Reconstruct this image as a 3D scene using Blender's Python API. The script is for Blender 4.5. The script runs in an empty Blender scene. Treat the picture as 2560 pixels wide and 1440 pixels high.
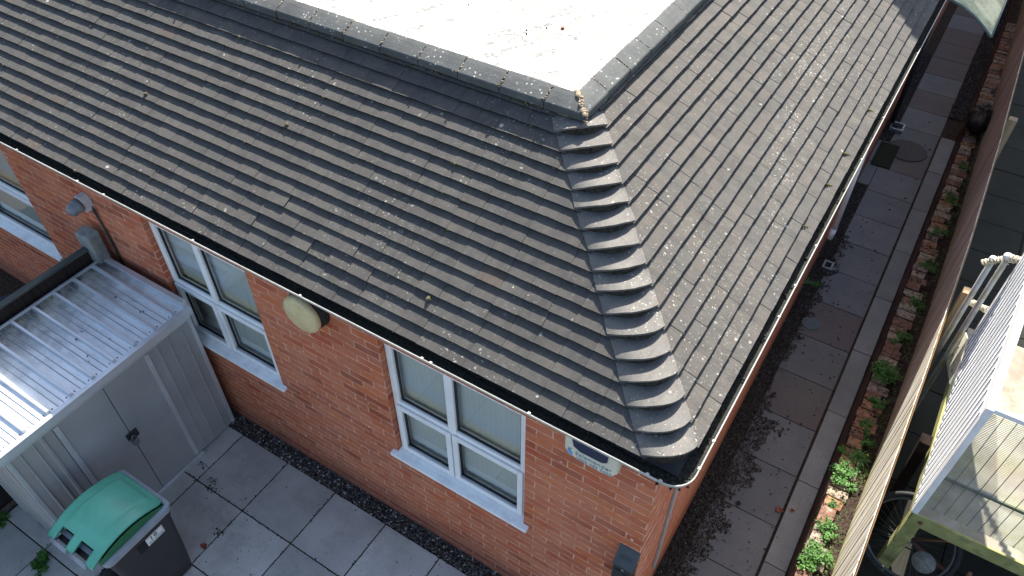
import bpy, bmesh, math, random
from mathutils import Vector, Matrix, noise
random.seed(7)
R = math.radians
scn = bpy.context.scene
C = scn.collection
# ------------------------------------------------------------------ camera
cd = bpy.data.cameras.new("camera"); cam = bpy.data.objects.new("camera", cd); C.objects.link(cam)
cd.sensor_width = 36.0; cd.lens = 36.0*1942.5/2560; cd.clip_start = .05; cd.clip_end = 500
_d = Vector((-0.37446956, 0.59462397, -0.71147374)); _r = Vector((.846307215, .532695078, -.000229135)); _u = Vector((-.37886231, .60221116, .70271265))
M = Matrix((( _r.x, _u.x, -_d.x, 0.5199), (_r.y, _u.y, -_d.y, -2.3673), (_r.z, _u.z, -_d.z, 6.2838), (0, 0, 0, 1)))
cam.matrix_world = M
scn.camera = cam
# ------------------------------------------------------------------ light
SUN = Vector((-.30, 1.05, 1.0)).normalized()
w = bpy.data.worlds.new("World"); scn.world = w; w.use_nodes = True
nt = w.node_tree; bg = nt.nodes["Background"]; sky = nt.nodes.new("ShaderNodeTexSky")
sky.sky_type = 'NISHITA'; sky.sun_disc = False
sky.sun_elevation = math.asin(SUN.z); sky.sun_rotation = math.atan2(SUN.x, SUN.y)
sky.air_density = 1.0; sky.dust_density = 1.6; sky.ozone_density = .7
nt.links.new(sky.outputs[0], bg.inputs[0]); bg.inputs[1].default_value = .10
ld = bpy.data.lights.new("sun", 'SUN'); ld.energy = 5.0; ld.angle = R(.5); ld.color = (1, .95, .87)
sun = bpy.data.objects.new("sun", ld); C.objects.link(sun)
sun.rotation_euler = SUN.to_track_quat('Z', 'Y').to_euler(); sun.location = SUN*20
scn.view_settings.view_transform = 'Standard'; scn.view_settings.look = 'None'
scn.view_settings.exposure = 1.6; scn.view_settings.gamma = 1
scn.render.engine = 'CYCLES'
# ------------------------------------------------------------------ material helpers
class NT:
    def __init__(s, name, rough=.8, spec=.3, metal=0.0):
        m = bpy.data.materials.new(name); m.use_nodes = True; s.m = m; s.t = m.node_tree
        s.b = s.t.nodes["Principled BSDF"]; s.b.inputs["Roughness"].default_value = rough
        s.b.inputs["Specular IOR Level"].default_value = spec; s.b.inputs["Metallic"].default_value = metal
        s.co = s.t.nodes.new("ShaderNodeTexCoord").outputs["Object"]
    def n(s, typ, **kw):
        nd = s.t.nodes.new(typ)
        for k, v in kw.items(): setattr(nd, k, v)
        return nd
    def l(s, a, b): s.t.links.new(a, b)
    def map(s, scale=(1, 1, 1), rot=(0, 0, 0), vec=None, loc=(0, 0, 0)):
        mp = s.n("ShaderNodeMapping"); s.l(vec or s.co, mp.inputs[0])
        mp.inputs["Scale"].default_value = scale; mp.inputs["Rotation"].default_value = rot; mp.inputs["Location"].default_value = loc
        return mp.outputs[0]
    def noise(s, scale, detail=4, rough=.55, vec=None, dist=0):
        nd = s.n("ShaderNodeTexNoise"); s.l(vec or s.co, nd.inputs["Vector"])
        nd.inputs["Scale"].default_value = scale; nd.inputs["Detail"].default_value = detail; nd.inputs["Roughness"].default_value = rough
        nd.inputs["Distortion"].default_value = dist
        return nd.outputs["Fac"]
    def voro(s, scale, vec=None, feature='F1', rand=1.0, out="Distance"):
        nd = s.n("ShaderNodeTexVoronoi", feature=feature); s.l(vec or s.co, nd.inputs["Vector"])
        nd.inputs["Scale"].default_value = scale; nd.inputs["Randomness"].default_value = rand
        return nd.outputs[out]
    def ramp(s, fac, stops, interp='LINEAR'):
        nd = s.n("ShaderNodeValToRGB"); s.l(fac, nd.inputs[0]); cr = nd.color_ramp; cr.interpolation = interp
        while len(cr.elements) < len(stops): cr.elements.new(.5)
        for e, (p, c) in zip(cr.elements, stops):
            e.position = p; e.color = (c, c, c, 1) if isinstance(c, (int, float)) else (*c, 1)
        return nd.outputs[0]
    def mix(s, fac, a, b, blend='MIX'):
        nd = s.n("ShaderNodeMix", data_type='RGBA', blend_type=blend)
        for sock, v in ((nd.inputs[0], fac), (nd.inputs[6], a), (nd.inputs[7], b)):
            if isinstance(v, (int, float)): sock.default_value = v
            elif isinstance(v, tuple): sock.default_value = (*v, 1)
            else: s.l(v, sock)
        return nd.outputs[2]
    def math(s, op, a, b=None, clamp=False):
        nd = s.n("ShaderNodeMath", operation=op, use_clamp=clamp)
        for sock, v in ((nd.inputs[0], a), (nd.inputs[1], b)):
            if v is None: continue
            if isinstance(v, (int, float)): sock.default_value = v
            else: s.l(v, sock)
        return nd.outputs[0]
    def island(s): return s.n("ShaderNodeNewGeometry").outputs["Random Per Island"]
    def col(s, c):
        if isinstance(c, tuple): s.b.inputs["Base Color"].default_value = (*c, 1)
        else: s.l(c, s.b.inputs["Base Color"])
    def rough(s, r): s.l(r, s.b.inputs["Roughness"])
    def bump(s, h, strength=.4, dist=.01):
        b = s.n("ShaderNodeBump"); b.inputs["Strength"].default_value = strength; b.inputs["Distance"].default_value = dist
        s.l(h, b.inputs["Height"]); s.l(b.outputs[0], s.b.inputs["Normal"])

def simple(name, c, rough=.7, spec=.3, metal=0, var=.25, scale=12, bump=0, dirt=None, dirtamt=.5, dscale=3, island=0):
    m = NT(name, rough, spec, metal)
    n1 = m.noise(scale, 5)
    lo = tuple(x*(1-var) for x in c); hi = tuple(min(1, x*(1+var)) for x in c)
    base = m.ramp(n1, [(.3, lo), (.7, hi)])
    if island:
        base = m.mix(1.0, base, m.ramp(m.island(), [(0, 1-island), (1, 1.0)]), 'MULTIPLY')
    if dirt:
        f = m.ramp(m.noise(dscale, 6, .65), [(.45, 0.0), (.7, dirtamt)])
        base = m.mix(f, base, dirt)
    m.col(base)
    if bump: m.bump(m.noise(scale*4, 4), bump, .004)
    return m.m

# bricks -------------------------------------------------------------
def brick_mat(name, axis):
    m = NT(name, .9, .15)
    sep = m.n("ShaderNodeSeparateXYZ"); m.l(m.co, sep.inputs[0])
    cmb = m.n("ShaderNodeCombineXYZ"); m.l(sep.outputs[axis], cmb.inputs[0]); m.l(sep.outputs[2], cmb.inputs[1])
    # wobble so that the courses are not ruler straight
    nz = m.n("ShaderNodeTexNoise"); m.l(m.co, nz.inputs["Vector"]); nz.inputs["Scale"].default_value = 9; nz.inputs["Detail"].default_value = 3
    sc = m.n("ShaderNodeVectorMath", operation='SCALE'); m.l(nz.outputs["Color"], sc.inputs[0]); sc.inputs[3].default_value = .011
    ad = m.n("ShaderNodeVectorMath", operation='ADD'); m.l(cmb.outputs[0], ad.inputs[0]); m.l(sc.outputs[0], ad.inputs[1])
    v = ad.outputs[0]
    def brick(c1, c2, mo):
        b = m.n("ShaderNodeTexBrick"); b.offset = .5; b.offset_frequency = 2; m.l(v, b.inputs["Vector"])
        b.inputs["Scale"].default_value = 1; b.inputs["Brick Width"].default_value = .225; b.inputs["Row Height"].default_value = .075
        b.inputs["Mortar Size"].default_value = .0068; b.inputs["Mortar Smooth"].default_value = .5
        b.inputs["Color1"].default_value = (c1, c1, c1, 1); b.inputs["Color2"].default_value = (c2, c2, c2, 1); b.inputs["Mortar"].default_value = (mo, mo, mo, 1)
        return b
    b = brick(0, 1, .5)
    rnd = b.outputs["Color"]; mort = b.outputs["Fac"]
    base = m.ramp(rnd, [(0, (.18, .055, .035)), (.1, (.38, .085, .038)), (.26, (.50, .165, .07)), (.42, (.32, .09, .055)), (.55, (.55, .20, .09)), (.7, (.44, .11, .045)), (.86, (.50, .20, .11)), (1, (.28, .08, .05))])
    # streaky clay
    streak = m.noise(1, 6, .7, vec=m.map((18, 18, 120)))
    base = m.mix(m.ramp(streak, [(.35, .55), (.6, 0.0)]), base, (.22, .075, .05))
    # smeared mortar / salts over the bricks in large soft patches
    smear = m.ramp(m.noise(2.6, 8, .72, dist=.6), [(.40, 0.03), (.66, .62)])
    base = m.mix(smear, base, (.46, .215, .15))
    pit = m.ramp(m.noise(55, 3, .6), [(.62, 0.0), (.68, .85)])
    pm = m.math('MULTIPLY', pit, m.ramp(m.noise(5, 3), [(.5, 0.0), (.62, 1.0)]))
    base = m.mix(pm, base, (.07, .035, .03))
    mortc = m.ramp(m.noise(14, 4), [(.3, (.44, .25, .19)), (.7, (.66, .45, .35))])
    colr = m.mix(m.math('MULTIPLY', mort, m.ramp(m.noise(7, 6, .7), [(.36, .15), (.56, 1.0)])), base, mortc)
    # pale flecks
    fl = m.math('MULTIPLY', m.ramp(m.voro(7), [(.07, 1.0), (.10, 0.0)]), m.ramp(m.noise(2.3, 2), [(.52, 0.0), (.56, 1.0)]))
    colr = m.mix(fl, colr, (.6, .5, .42))
    # moisture plus painted contact shade, darker near the ground
    damp_shade = m.ramp(m.math('ADD', sep.outputs[2], m.math('MULTIPLY', m.noise(3, 3), .25)), [(.12, .75), (.5, 0.0)])
    colr = m.mix(damp_shade, colr, (.115, .052, .046))
    colr = m.mix(1.0, colr, (1.12, 1.0, .92), 'MULTIPLY')
    m.col(colr)
    h = m.math('SUBTRACT', m.math('MULTIPLY', m.noise(60, 5), .25), m.math('MULTIPLY', mort, .7))
    m.bump(h, .8, .008)
    return m.m
M_brick = brick_mat("brick_front", 0)
M_brick_side = brick_mat("brick_side", 1)

def tile_mat(name, warm, side, gain=1.0):
    m = NT(name, .88, .2)
    isl = m.island()
    if side: stops = [(0, (.090, .083, .075)), (.2, (.112, .100, .088)), (.4, (.092, .088, .080)), (.6, (.120, .108, .096)), (.8, (.092, .090, .085)), (1, (.115, .102, .088))]
    else:    stops = [(0, (.072, .068, .064)), (.15, (.092, .087, .081)), (.32, (.080, .077, .073)), (.5, (.102, .096, .088)), (.66, (.082, .082, .080)), (.8, (.094, .086, .078)), (.985, (.115, .080, .060)), (1, (.11, .08, .06))]
    base = m.ramp(isl, stops, 'CONSTANT')
    base = m.mix(.45, base, m.ramp(m.noise(7, 4), [(.3, (.062, .058, .055)), (.5, (.088, .084, .078)), (.7, (.125, .112, .098))]))
    st = m.noise(1, 5, .65, vec=m.map((30, 9, 9)) if not side else m.map((9, 30, 9)))
    base = m.mix(m.ramp(st, [(.4, 0.0), (.72, .5)]), base, (.145, .135, .118))
    dk = m.ramp(m.noise(3.1, 6, .7), [(.55, 0.0), (.75, .45)])
    base = m.mix(dk, base, (.042, .043, .046))
    pale = m.ramp(m.noise(1, 5, .7, vec=m.map((9, 9, 9), loc=(5, 5, 5))), [(.60, 0.0), (.72, .55)])
    base = m.mix(m.math('MULTIPLY', pale, m.ramp(m.noise(1.7, 3), [(.45, 0.0), (.6, 1.0)])), base, (.20, .21, .19))
    gr = m.noise(160, 3, .6)
    base = m.mix(m.ramp(gr, [(.3, .4), (.65, 0.0)]), base, (.036, .034, .032))
    # lichen: round pale spots, clustered
    cl = m.ramp(m.noise(1.15 if side else 1.3, 4, .6), [(.44, 0.0), (.62, 1.0)])
    wob = m.n("ShaderNodeVectorMath", operation='ADD'); nn = m.n("ShaderNodeTexNoise"); nn.inputs["Scale"].default_value = 30; m.l(m.co, nn.inputs["Vector"])
    ss = m.n("ShaderNodeVectorMath", operation='SCALE'); m.l(nn.outputs["Color"], ss.inputs[0]); ss.inputs[3].default_value = .035
    m.l(m.co, wob.inputs[0]); m.l(ss.outputs[0], wob.inputs[1]); wv = wob.outputs[0]
    def spots(scale, size, keep, mask=None):
        nd = m.n("ShaderNodeTexVoronoi"); m.l(wv, nd.inputs["Vector"]); nd.inputs["Scale"].default_value = scale
        sp = m.n("ShaderNodeSeparateXYZ"); m.l(nd.outputs["Color"], sp.inputs[0])
        rad = m.math('MULTIPLY', sp.outputs[1], size)
        a = m.math('LESS_THAN', nd.outputs["Distance"], rad)
        k = m.math('GREATER_THAN', sp.outputs[0], keep)
        a = m.math('MULTIPLY', a, k)
        if mask: a = m.math('MULTIPLY', a, mask)
        return a
    base = m.mix(m.math('MULTIPLY', spots(15, .17, .80), .7), base, (.34, .335, .29))
    base = m.mix(m.math('MULTIPLY', spots(7, .14, .87), .85), base, (.42, .42, .38))
    base = m.mix(m.math('MULTIPLY', spots(27, .24, .60, cl), .75), base, (.40, .39, .34))
    base = m.mix(m.math('MULTIPLY', spots(70, .36, .62, cl), .7), base, (.36, .355, .31))
    base = m.mix(m.math('MULTIPLY', spots(38, .22, .86), .6), base, (.22, .21, .14))
    if side:   # dense band of lichen running across the far half of the side slope
        sep = m.n("ShaderNodeSeparateXYZ"); m.l(m.co, sep.inputs[0])
        ax = m.math('ADD', m.math('ADD', sep.outputs[0], m.math('MULTIPLY', sep.outputs[1], .14)), m.math('MULTIPLY', m.noise(1.5, 3), .25))
        band = m.ramp(m.math('ADD', ax, .32), [(.36, 0.0), (.5, 1.0), (.62, 1.0), (.78, 0.0)])
        far = m.ramp(m.math('MULTIPLY', sep.outputs[1], .1), [(.14, .25), (.24, .9), (.46, 1.0)])
        bm = m.math('MULTIPLY', m.math('MULTIPLY', band, far), m.ramp(m.noise(3, 3), [(.4, .25), (.55, 1.0)]))
        base = m.mix(m.math('MULTIPLY', m.math('MULTIPLY', bm, spots(46, .42, .45)), .75), base, (.40, .39, .345))
        base = m.mix(m.math('MULTIPLY', m.math('MULTIPLY', bm, m.ramp(m.noise(90, 4, .7), [(.54, 0.0), (.58, 1.0)])), .35), base, (.30, .29, .25))
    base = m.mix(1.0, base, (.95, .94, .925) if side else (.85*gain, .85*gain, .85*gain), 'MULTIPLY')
    m.col(base)
    m.bump(m.math('ADD', gr, m.math('MULTIPLY', m.noise(40, 3), .6)), .5, .003)
    return m.m
M_tileF = tile_mat("tile_front", 0, False)
M_tileS = tile_mat("tile_side", 1, True)
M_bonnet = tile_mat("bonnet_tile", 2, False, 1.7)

M_tedge = simple("tile_edge_shade", (.022, .022, .020), .95, .1, var=.5, scale=40)  # near-black tail faces paint the shadow line under each tile course
M_bedm = simple("shaded_mortar", (.045, .038, .030), .95, .1, var=.6, scale=50, bump=1)  # darkened mortar copy, paints the shade in the gaps under hip tiles
def ridge_mat():
    m = NT("ridge_tile", .85, .25)
    base = m.ramp(m.noise(5, 6, .7), [(.3, (.062, .068, .068)), (.55, (.098, .104, .100)), (.75, (.14, .142, .128))])
    base = m.mix(m.ramp(m.island(), [(0, .0), (1, .35)]), base, (.08, .075, .07))
    base = m.mix(m.ramp(m.noise(26, 5, .7), [(.60, 0.0), (.68, .6)]), base, (.26, .265, .24))
    a = m.math('MULTIPLY', m.ramp(m.voro(30), [(.16, 1.0), (.20, 0.0)]), m.ramp(m.noise(5, 2), [(.48, 0.0), (.56, .8)]))
    base = m.mix(a, base, (.55, .54, .48))
    m.col(base); m.bump(m.noise(70, 5), .5, .004); return m.m
M_ridge = ridge_mat()

def flat_mat():
    m = NT("flat_roof_felt", .85, .2)
    base = m.ramp(m.noise(2, 4), [(.3, (.86, .86, .84)), (.7, (.93, .93, .92))])
    v = m.map((1.6, 7, 1), vec=m.map((1, 1, 1), (0, 0, R(-60))))
    st = m.noise(1.5, 9, .78, vec=v)
    fine = m.noise(28, 6, .8)
    f = m.math('MULTIPLY', m.ramp(st, [(.482, 0.0), (.53, 1.0)]), m.ramp(fine, [(.42, .0), (.49, 1.0)]))
    base = m.mix(f, base, (.155, .152, .138))
    f2 = m.ramp(m.noise(1.1, 8, .72, vec=m.map((1.5, 4, 1), vec=m.map((1, 1, 1), (0, 0, R(-60)), loc=(3.1, 1.7, 0)))), [(.515, 0.0), (.585, 1.0)])
    base = m.mix(f2, base, (.225, .222, .205))
    m.col(base); m.bump(fine, .3, .004); return m.m
M_flat = flat_mat()

def slab_mat(name, lo, hi, spots=True, reddish=False):
    m = NT(name, .9, .2)
    base = m.ramp(m.noise(2.2, 6, .65), [(.3, lo), (.7, hi)])
    base = m.mix(1.0, base, m.ramp(m.island(), [(0, .80), (.5, .97), (1, 1.12)]), 'MULTIPLY')
    if reddish:
        base = m.mix(m.ramp(m.island(), [(0, .5), (.34, .5), (.36, 0.0), (1, 0.0)]), base, (.135, .088, .07))
    g = m.noise(190, 3, .7)
    base = m.mix(m.ramp(g, [(.32, .5), (.6, 0.0)]), base, tuple(x*.5 for x in lo))
    base = m.mix(m.ramp(g, [(.66, 0.0), (.8, .3)]), base, tuple(min(1, x*2.2) for x in hi))
    if spots:
        nd = m.n("ShaderNodeTexVoronoi"); m.l(m.co, nd.inputs["Vector"]); nd.inputs["Scale"].default_value = 34
        sp = m.n("ShaderNodeSeparateXYZ"); m.l(nd.outputs["Color"], sp.inputs[0])
        a = m.math('LESS_THAN', nd.outputs["Distance"], m.math('MULTIPLY', sp.outputs[1], .22))
        a = m.math('MULTIPLY', a, m.math('GREATER_THAN', sp.outputs[0], .62))
        a = m.math('MULTIPLY', a, m.ramp(m.noise(1.6, 3), [(.42, .15), (.6, 1.0)]))
        base = m.mix(m.math('MULTIPLY', a, .85), base, (.02, .018, .016))
        st = m.ramp(m.noise(1.3, 7, .7, vec=m.map(loc=(7, 3, 0))), [(.55, 0.0), (.72, .45)])
        base = m.mix(st, base, (.12, .11, .09))
        base = m.mix(m.ramp(m.noise(.7, 6, .7, vec=m.map(loc=(2, 9, 0))), [(.48, 0.0), (.62, .4)]), base, (.16, .16, .13))
    m.col(base); m.bump(g, .5, .003); return m.m
M_slab = slab_mat("patio_slab", (.41, .40, .37), (.60, .58, .53))
M_path = slab_mat("path_slab", (.140, .143, .146), (.190, .192, .194), True, True)
M_kerb = slab_mat("kerb_concrete", (.19, .195, .19), (.28, .28, .27), True)
M_nslab = slab_mat("neighbour_slab", (.018, .018, .014), (.032, .031, .024), False)  # slab colour darkened to stand in for shade over this paving

M_ground = simple("ground_earth", (.055, .047, .038), .95, .1, var=.5, scale=14, bump=.8)
M_soil = simple("soil", (.045, .032, .024), .95, .1, var=.5, scale=30, bump=1)
M_pvc = simple("white_upvc", (.82, .82, .82), .35, .5, var=.04, scale=3, dirt=(.45, .45, .42), dirtamt=.3, dscale=6)
M_sill = simple("sill_upvc", (.87, .88, .88), .4, .5, var=.04, scale=3, dirt=(.30, .31, .30), dirtamt=.3, dscale=9)
M_gask = simple("glazing_gasket", (.02, .022, .025), .6)
M_gutter = simple("gutter_plastic", (.45, .44, .40), .5, .4, var=.1, scale=8, dirt=(.28, .26, .20), dirtamt=.6, dscale=9)
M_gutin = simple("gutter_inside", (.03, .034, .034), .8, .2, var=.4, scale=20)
M_black = simple("black_plastic", (.018, .02, .022), .45, .5, var=.2)
M_grit = simple("gutter_debris", (.035, .036, .030), .95, .1, var=.6, scale=60, bump=1)
M_mortar = simple("mortar", (.36, .28, .19), .95, .1, var=.45, scale=50, bump=1)
M_moss = simple("moss", (.15, .13, .075), .95, .05, var=.55, scale=60, bump=1, island=.6)
M_mossg = simple("moss_green", (.16, .15, .03), .95, .05, var=.5, scale=60, bump=1, island=.6)
M_leafw = NT("weed_leaf", .55, .3)
M_leafw.col(M_leafw.mix(1.0, M_leafw.ramp(M_leafw.island(), [(0, (.025, .085, .012)), (.5, (.05, .15, .02)), (1, (.09, .215, .032))]), M_leafw.ramp(M_leafw.noise(9, 2), [(.3, .7), (.7, 1.1)]), 'MULTIPLY'))
M_leaf = M_leafw.m
M_coverw = NT("creeping_cover", .7, .2)
M_coverw.col(M_coverw.ramp(M_coverw.island(), [(0, (.05, .055, .02)), (.4, (.06, .10, .02)), (1, (.09, .16, .035))])); M_cover = M_coverw.m
M_oldbrick = NT("old_brick", .92, .15)
_b = M_oldbrick.ramp(M_oldbrick.island(), [(0, (.42, .17, .09)), (.2, (.40, .26, .16)), (.4, (.36, .13, .07)), (.6, (.42, .33, .24)), (.8, (.30, .15, .10)), (1, (.44, .22, .12))], 'CONSTANT')
_b = M_oldbrick.mix(M_oldbrick.ramp(M_oldbrick.noise(24, 6, .7), [(.48, 0.0), (.64, .75)]), _b, (.10, .075, .05))
M_oldbrick.col(_b); M_oldbrick.bump(M_oldbrick.noise(45, 5), 1, .008); M_oldbrick = M_oldbrick.m
M_lead = simple("grey_trunking", (.33, .33, .32), .5, .4, var=.15)
M_cream = simple("cream_box", (.68, .65, .52), .45, .4, var=.05, dirt=(.4, .4, .32), dirtamt=.35)
M_navy = simple("navy_lens", (.014, .022, .06), .3, .5, var=.1)
M_txt = simple("faded_blue_print", (.30, .38, .44), .6, .2, var=.1)
M_logo = simple("blue_logo", (.12, .36, .70), .6, .2, var=.1)
M_galv = simple("galvanised_pole", (.40, .41, .40), .45, .5, metal=.5, var=.2, dirt=(.33, .28, .05), dirtamt=.8, dscale=5)
M_meshw = simple("white_coated_wire", (.85, .85, .84), .45, .4, var=.06, scale=10, dirt=(.35, .33, .2), dirtamt=.25, dscale=3)
M_meshd = simple("grey_wire", (.22, .23, .20), .5, .4, metal=.3, var=.2, scale=10, dirt=(.25, .26, .08), dirtamt=.6)
M_algae = simple("algae_painted_steel", (.34, .33, .13), .7, .25, var=.35, scale=14, dirt=(.16, .15, .05), dirtamt=.75, dscale=7)
M_rope = simple("rope", (.60, .55, .42), .9, .1, var=.25, scale=60)
M_bulb = simple("fairy_light_cap", (.75, .75, .72), .3, .5)
M_wire = simple("green_wire", (.03, .06, .04), .5)
M_tyre = simple("tyre_rubber", (.02, .02, .021), .7, .3, var=.2)
M_alu = simple("aluminium_rim", (.26, .26, .27), .35, .5, metal=.8, var=.2)
M_brownt = simple("brown_timber", (.16, .075, .045), .85, .15, var=.35, scale=9, bump=.5)
M_tarp = simple("blue_tarpaulin", (.03, .04, .065), .5, .4, var=.3, scale=5)
M_bin = simple("bin_body", (.035, .032, .034), .5, .4, var=.15, scale=6)
M_rim = simple("bin_rim", (.26, .29, .32), .45, .5, var=.1)
M_lid = simple("bin_lid_green", (.11, .42, .29), .30, .5, var=.07, scale=4, dirt=(.06, .25, .17), dirtamt=.4, dscale=5)
M_lidd = simple("bin_lid_dark", (.02, .12, .05), .5, .4, var=.1)
M_stick = simple("sticker_white", (.72, .72, .70), .5, .3, var=.05)
M_ink = simple("black_ink", (.012, .012, .014), .5, .3)
M_mat = simple("doormat_fibre", (.03, .032, .022), .95, .05, var=.5, scale=60, bump=1)
M_iron = simple("cast_iron", (.035, .032, .030), .7, .3, var=.3, scale=40, bump=.8)
M_blueiron = simple("drain_plastic", (.07, .09, .10), .6, .3, var=.2)
M_conc = simple("concrete_post", (.20, .215, .22), .9, .2, var=.3, scale=14, bump=.7, dirt=(.28, .30, .18), dirtamt=.5, dscale=6)
M_dark = simple("dark_interior", (.03, .03, .032), .9, .1, var=.2)
M_alarm = simple("camera_grey", (.16, .18, .20), .35, .5, var=.1)
M_camw = simple("bracket_grey", (.50, .51, .53), .4, .4, var=.06)
M_lens = simple("camera_lens", (.008, .008, .01), .1, .8)
M_lampb = simple("lamp_housing", (.025, .024, .022), .8, .2, var=.4, scale=40)
M_lampc = simple("lamp_diffuser", (.66, .54, .31), .3, .5, var=.08, scale=6, dirt=(.42, .35, .12), dirtamt=.5, dscale=9)
M_litter = simple("dead_leaves", (.05, .038, .030), .9, .15, var=.6, scale=20, island=.5)
M_redleaf = simple("red_leaf", (.22, .055, .03), .7, .3, var=.3, scale=20)

def wood(name, c, c2, dark, algae=None, axis=2, rough=.85):
    m = NT(name, rough, .2)
    sc = [26, 26, 26]; sc[axis] = 1.2
    g = m.noise(1, 6, .7, vec=m.map(tuple(sc)))
    base = m.ramp(g, [(.3, dark), (.5, c), (.75, c2)])
    base = m.mix(1.0, base, m.ramp(m.island(), [(0, .72), (1, 1.1)]), 'MULTIPLY')
    base = m.mix(m.ramp(m.noise(3, 5, .6), [(.5, 0.0), (.72, .5)]), base, dark)
    if algae:
        sep = m.n("ShaderNodeSeparateXYZ"); m.l(m.co, sep.inputs[0])
        f = m.ramp(m.math('ADD', sep.outputs[2], m.math('MULTIPLY', m.noise(4, 4), .5)), [(.35, .8), (.75, 0.0)])
        base = m.mix(f, base, algae)
    m.col(base); m.bump(g, .5, .004); return m.m
M_fence = wood("fence_weathered_wood", (.60, .58, .50), (.76, .74, .67), (.44, .39, .27), (.42, .39, .17))
M_rail = wood("fence_rail_wood", (.20, .11, .05), (.28, .17, .07), (.10, .07, .025), axis=1)
M_post = wood("timber_post_wood", (.42, .30, .18), (.52, .40, .26), (.25, .16, .08))
M_darkwood = wood("dark_fence_wood", (.028, .021, .019), (.045, .036, .032), (.015, .012, .011))
M_greywood = wood("grey_capping_wood", (.09, .10, .09), (.20, .21, .19), (.03, .033, .03), axis=1)

def metal_roof():
    m = NT("shed_roof_metal", .6, .5, .12)
    base = m.ramp(m.noise(4, 5), [(.3, (.66, .70, .71)), (.7, (.80, .83, .83))])
    sep = m.n("ShaderNodeSeparateXYZ"); m.l(m.co, sep.inputs[0])
    back = m.ramp(m.math('ADD', sep.outputs[0], m.math('MULTIPLY', m.noise(4, 5, .7), .55)), [(-4.62+5, .9), (-4.2+5, 0.0)])
    # stains collect along the upper edge and beside the ribs
    bx = m.math('ADD', sep.outputs[0], 5.0)
    stf = m.ramp(m.math('ADD', bx, m.math('MULTIPLY', m.noise(5, 6, .7), .9)), [(.40, .95), (1.0, 0.0)])
    base = m.mix(stf, base, m.ramp(m.noise(5, 5), [(.4, (.07, .075, .07)), (.6, (.15, .14, .06))]))
    dr = m.noise(1, 6, .75, vec=m.map((6, 26, 1)))
    base = m.mix(m.ramp(dr, [(.5, 0.0), (.72, .5)]), base, (.38, .39, .38))
    m.col(base); m.rough(m.ramp(dr, [(.3, .3), (.7, .6)])); return m.m
M_sroof = metal_roof()
M_shed = simple("shed_grey_metal", (.34, .345, .35), .45, .5, metal=.2, var=.10, scale=2, dirt=(.24, .24, .24), dirtamt=.35, dscale=3)
M_shedt = simple("shed_trim", (.58, .60, .62), .4, .5, metal=.5, var=.1, scale=5)

def tread():
    m = NT("tread_plate", .55, .4, .2)
    base = m.ramp(m.noise(3.5, 6, .7), [(.3, (.09, .08, .04)), (.5, (.20, .19, .14)), (.7, (.28, .27, .22))])
    base = m.mix(m.ramp(m.noise(2.1, 4), [(.52, 0.0), (.66, .6)]), base, (.17, .095, .065))
    m.col(base)
    def dash(rot, off):
        v = m.map((50, 17, 50), vec=m.map((1, 1, 1), (0, 0, rot)), loc=(off, off, 0))
        nd = m.n("ShaderNodeTexVoronoi"); m.l(v, nd.inputs["Vector"]); nd.inputs["Randomness"].default_value = 0; nd.inputs["Scale"].default_value = 1
        return m.ramp(nd.outputs["Distance"], [(.18, 1.0), (.30, 0.0)])
    m.bump(m.math('MAXIMUM', dash(R(45), 0), dash(R(-45), .5)), .6, .004); return m.m
M_tread = tread()

def glass():
    m = bpy.data.materials.new("window_glass"); m.use_nodes = True; t = m.node_tree; t.nodes.clear()
    o = t.nodes.new("ShaderNodeOutputMaterial"); mx = t.nodes.new("ShaderNodeMixShader"); tr = t.nodes.new("ShaderNodeBsdfTransparent"); gl = t.nodes.new("ShaderNodeBsdfGlossy")
    fr = t.nodes.new("ShaderNodeFresnel"); fr.inputs[0].default_value = 1.52; gl.inputs["Roughness"].default_value = .02
    mu = t.nodes.new("ShaderNodeMath"); mu.operation = 'MULTIPLY_ADD'; mu.inputs[1].default_value = 1.6; mu.inputs[2].default_value = .05; t.links.new(fr.outputs[0], mu.inputs[0])
    tr.inputs[0].default_value = (.95, .97, .97, 1)
    t.links.new(mu.outputs[0], mx.inputs[0]); t.links.new(tr.outputs[0], mx.inputs[1]); t.links.new(gl.outputs[0], mx.inputs[2]); t.links.new(mx.outputs[0], o.inputs[0])
    return m
M_glass = glass()
def blind():
    m = NT("blind_fabric", .9, .1)
    sep = m.n("ShaderNodeSeparateXYZ"); m.l(m.co, sep.inputs[0])
    z = m.math('ADD', sep.outputs[2], m.math('MULTIPLY', m.noise(2, 2), .1))
    base = m.ramp(m.math('SUBTRACT', z, 1.1), [(.0, (.64, .70, .68)), (.30, (.68, .74, .72)), (.52, (.72, .74, .64)), (.66, (.80, .72, .46)), (.80, (.62, .72, .80)), (1.0, (.70, .76, .74))])
    wv = m.n("ShaderNodeTexWave"); wv.wave_profile = 'TRI'; m.l(m.co, wv.inputs[0]); wv.inputs["Scale"].default_value = 3.6
    base = m.mix(1.0, base, m.ramp(wv.outputs["Fac"], [(0, .78), (.08, 1.0), (1, .95)]), 'MULTIPLY')
    m.col(base); return m.m
M_blind = blind()

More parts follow.
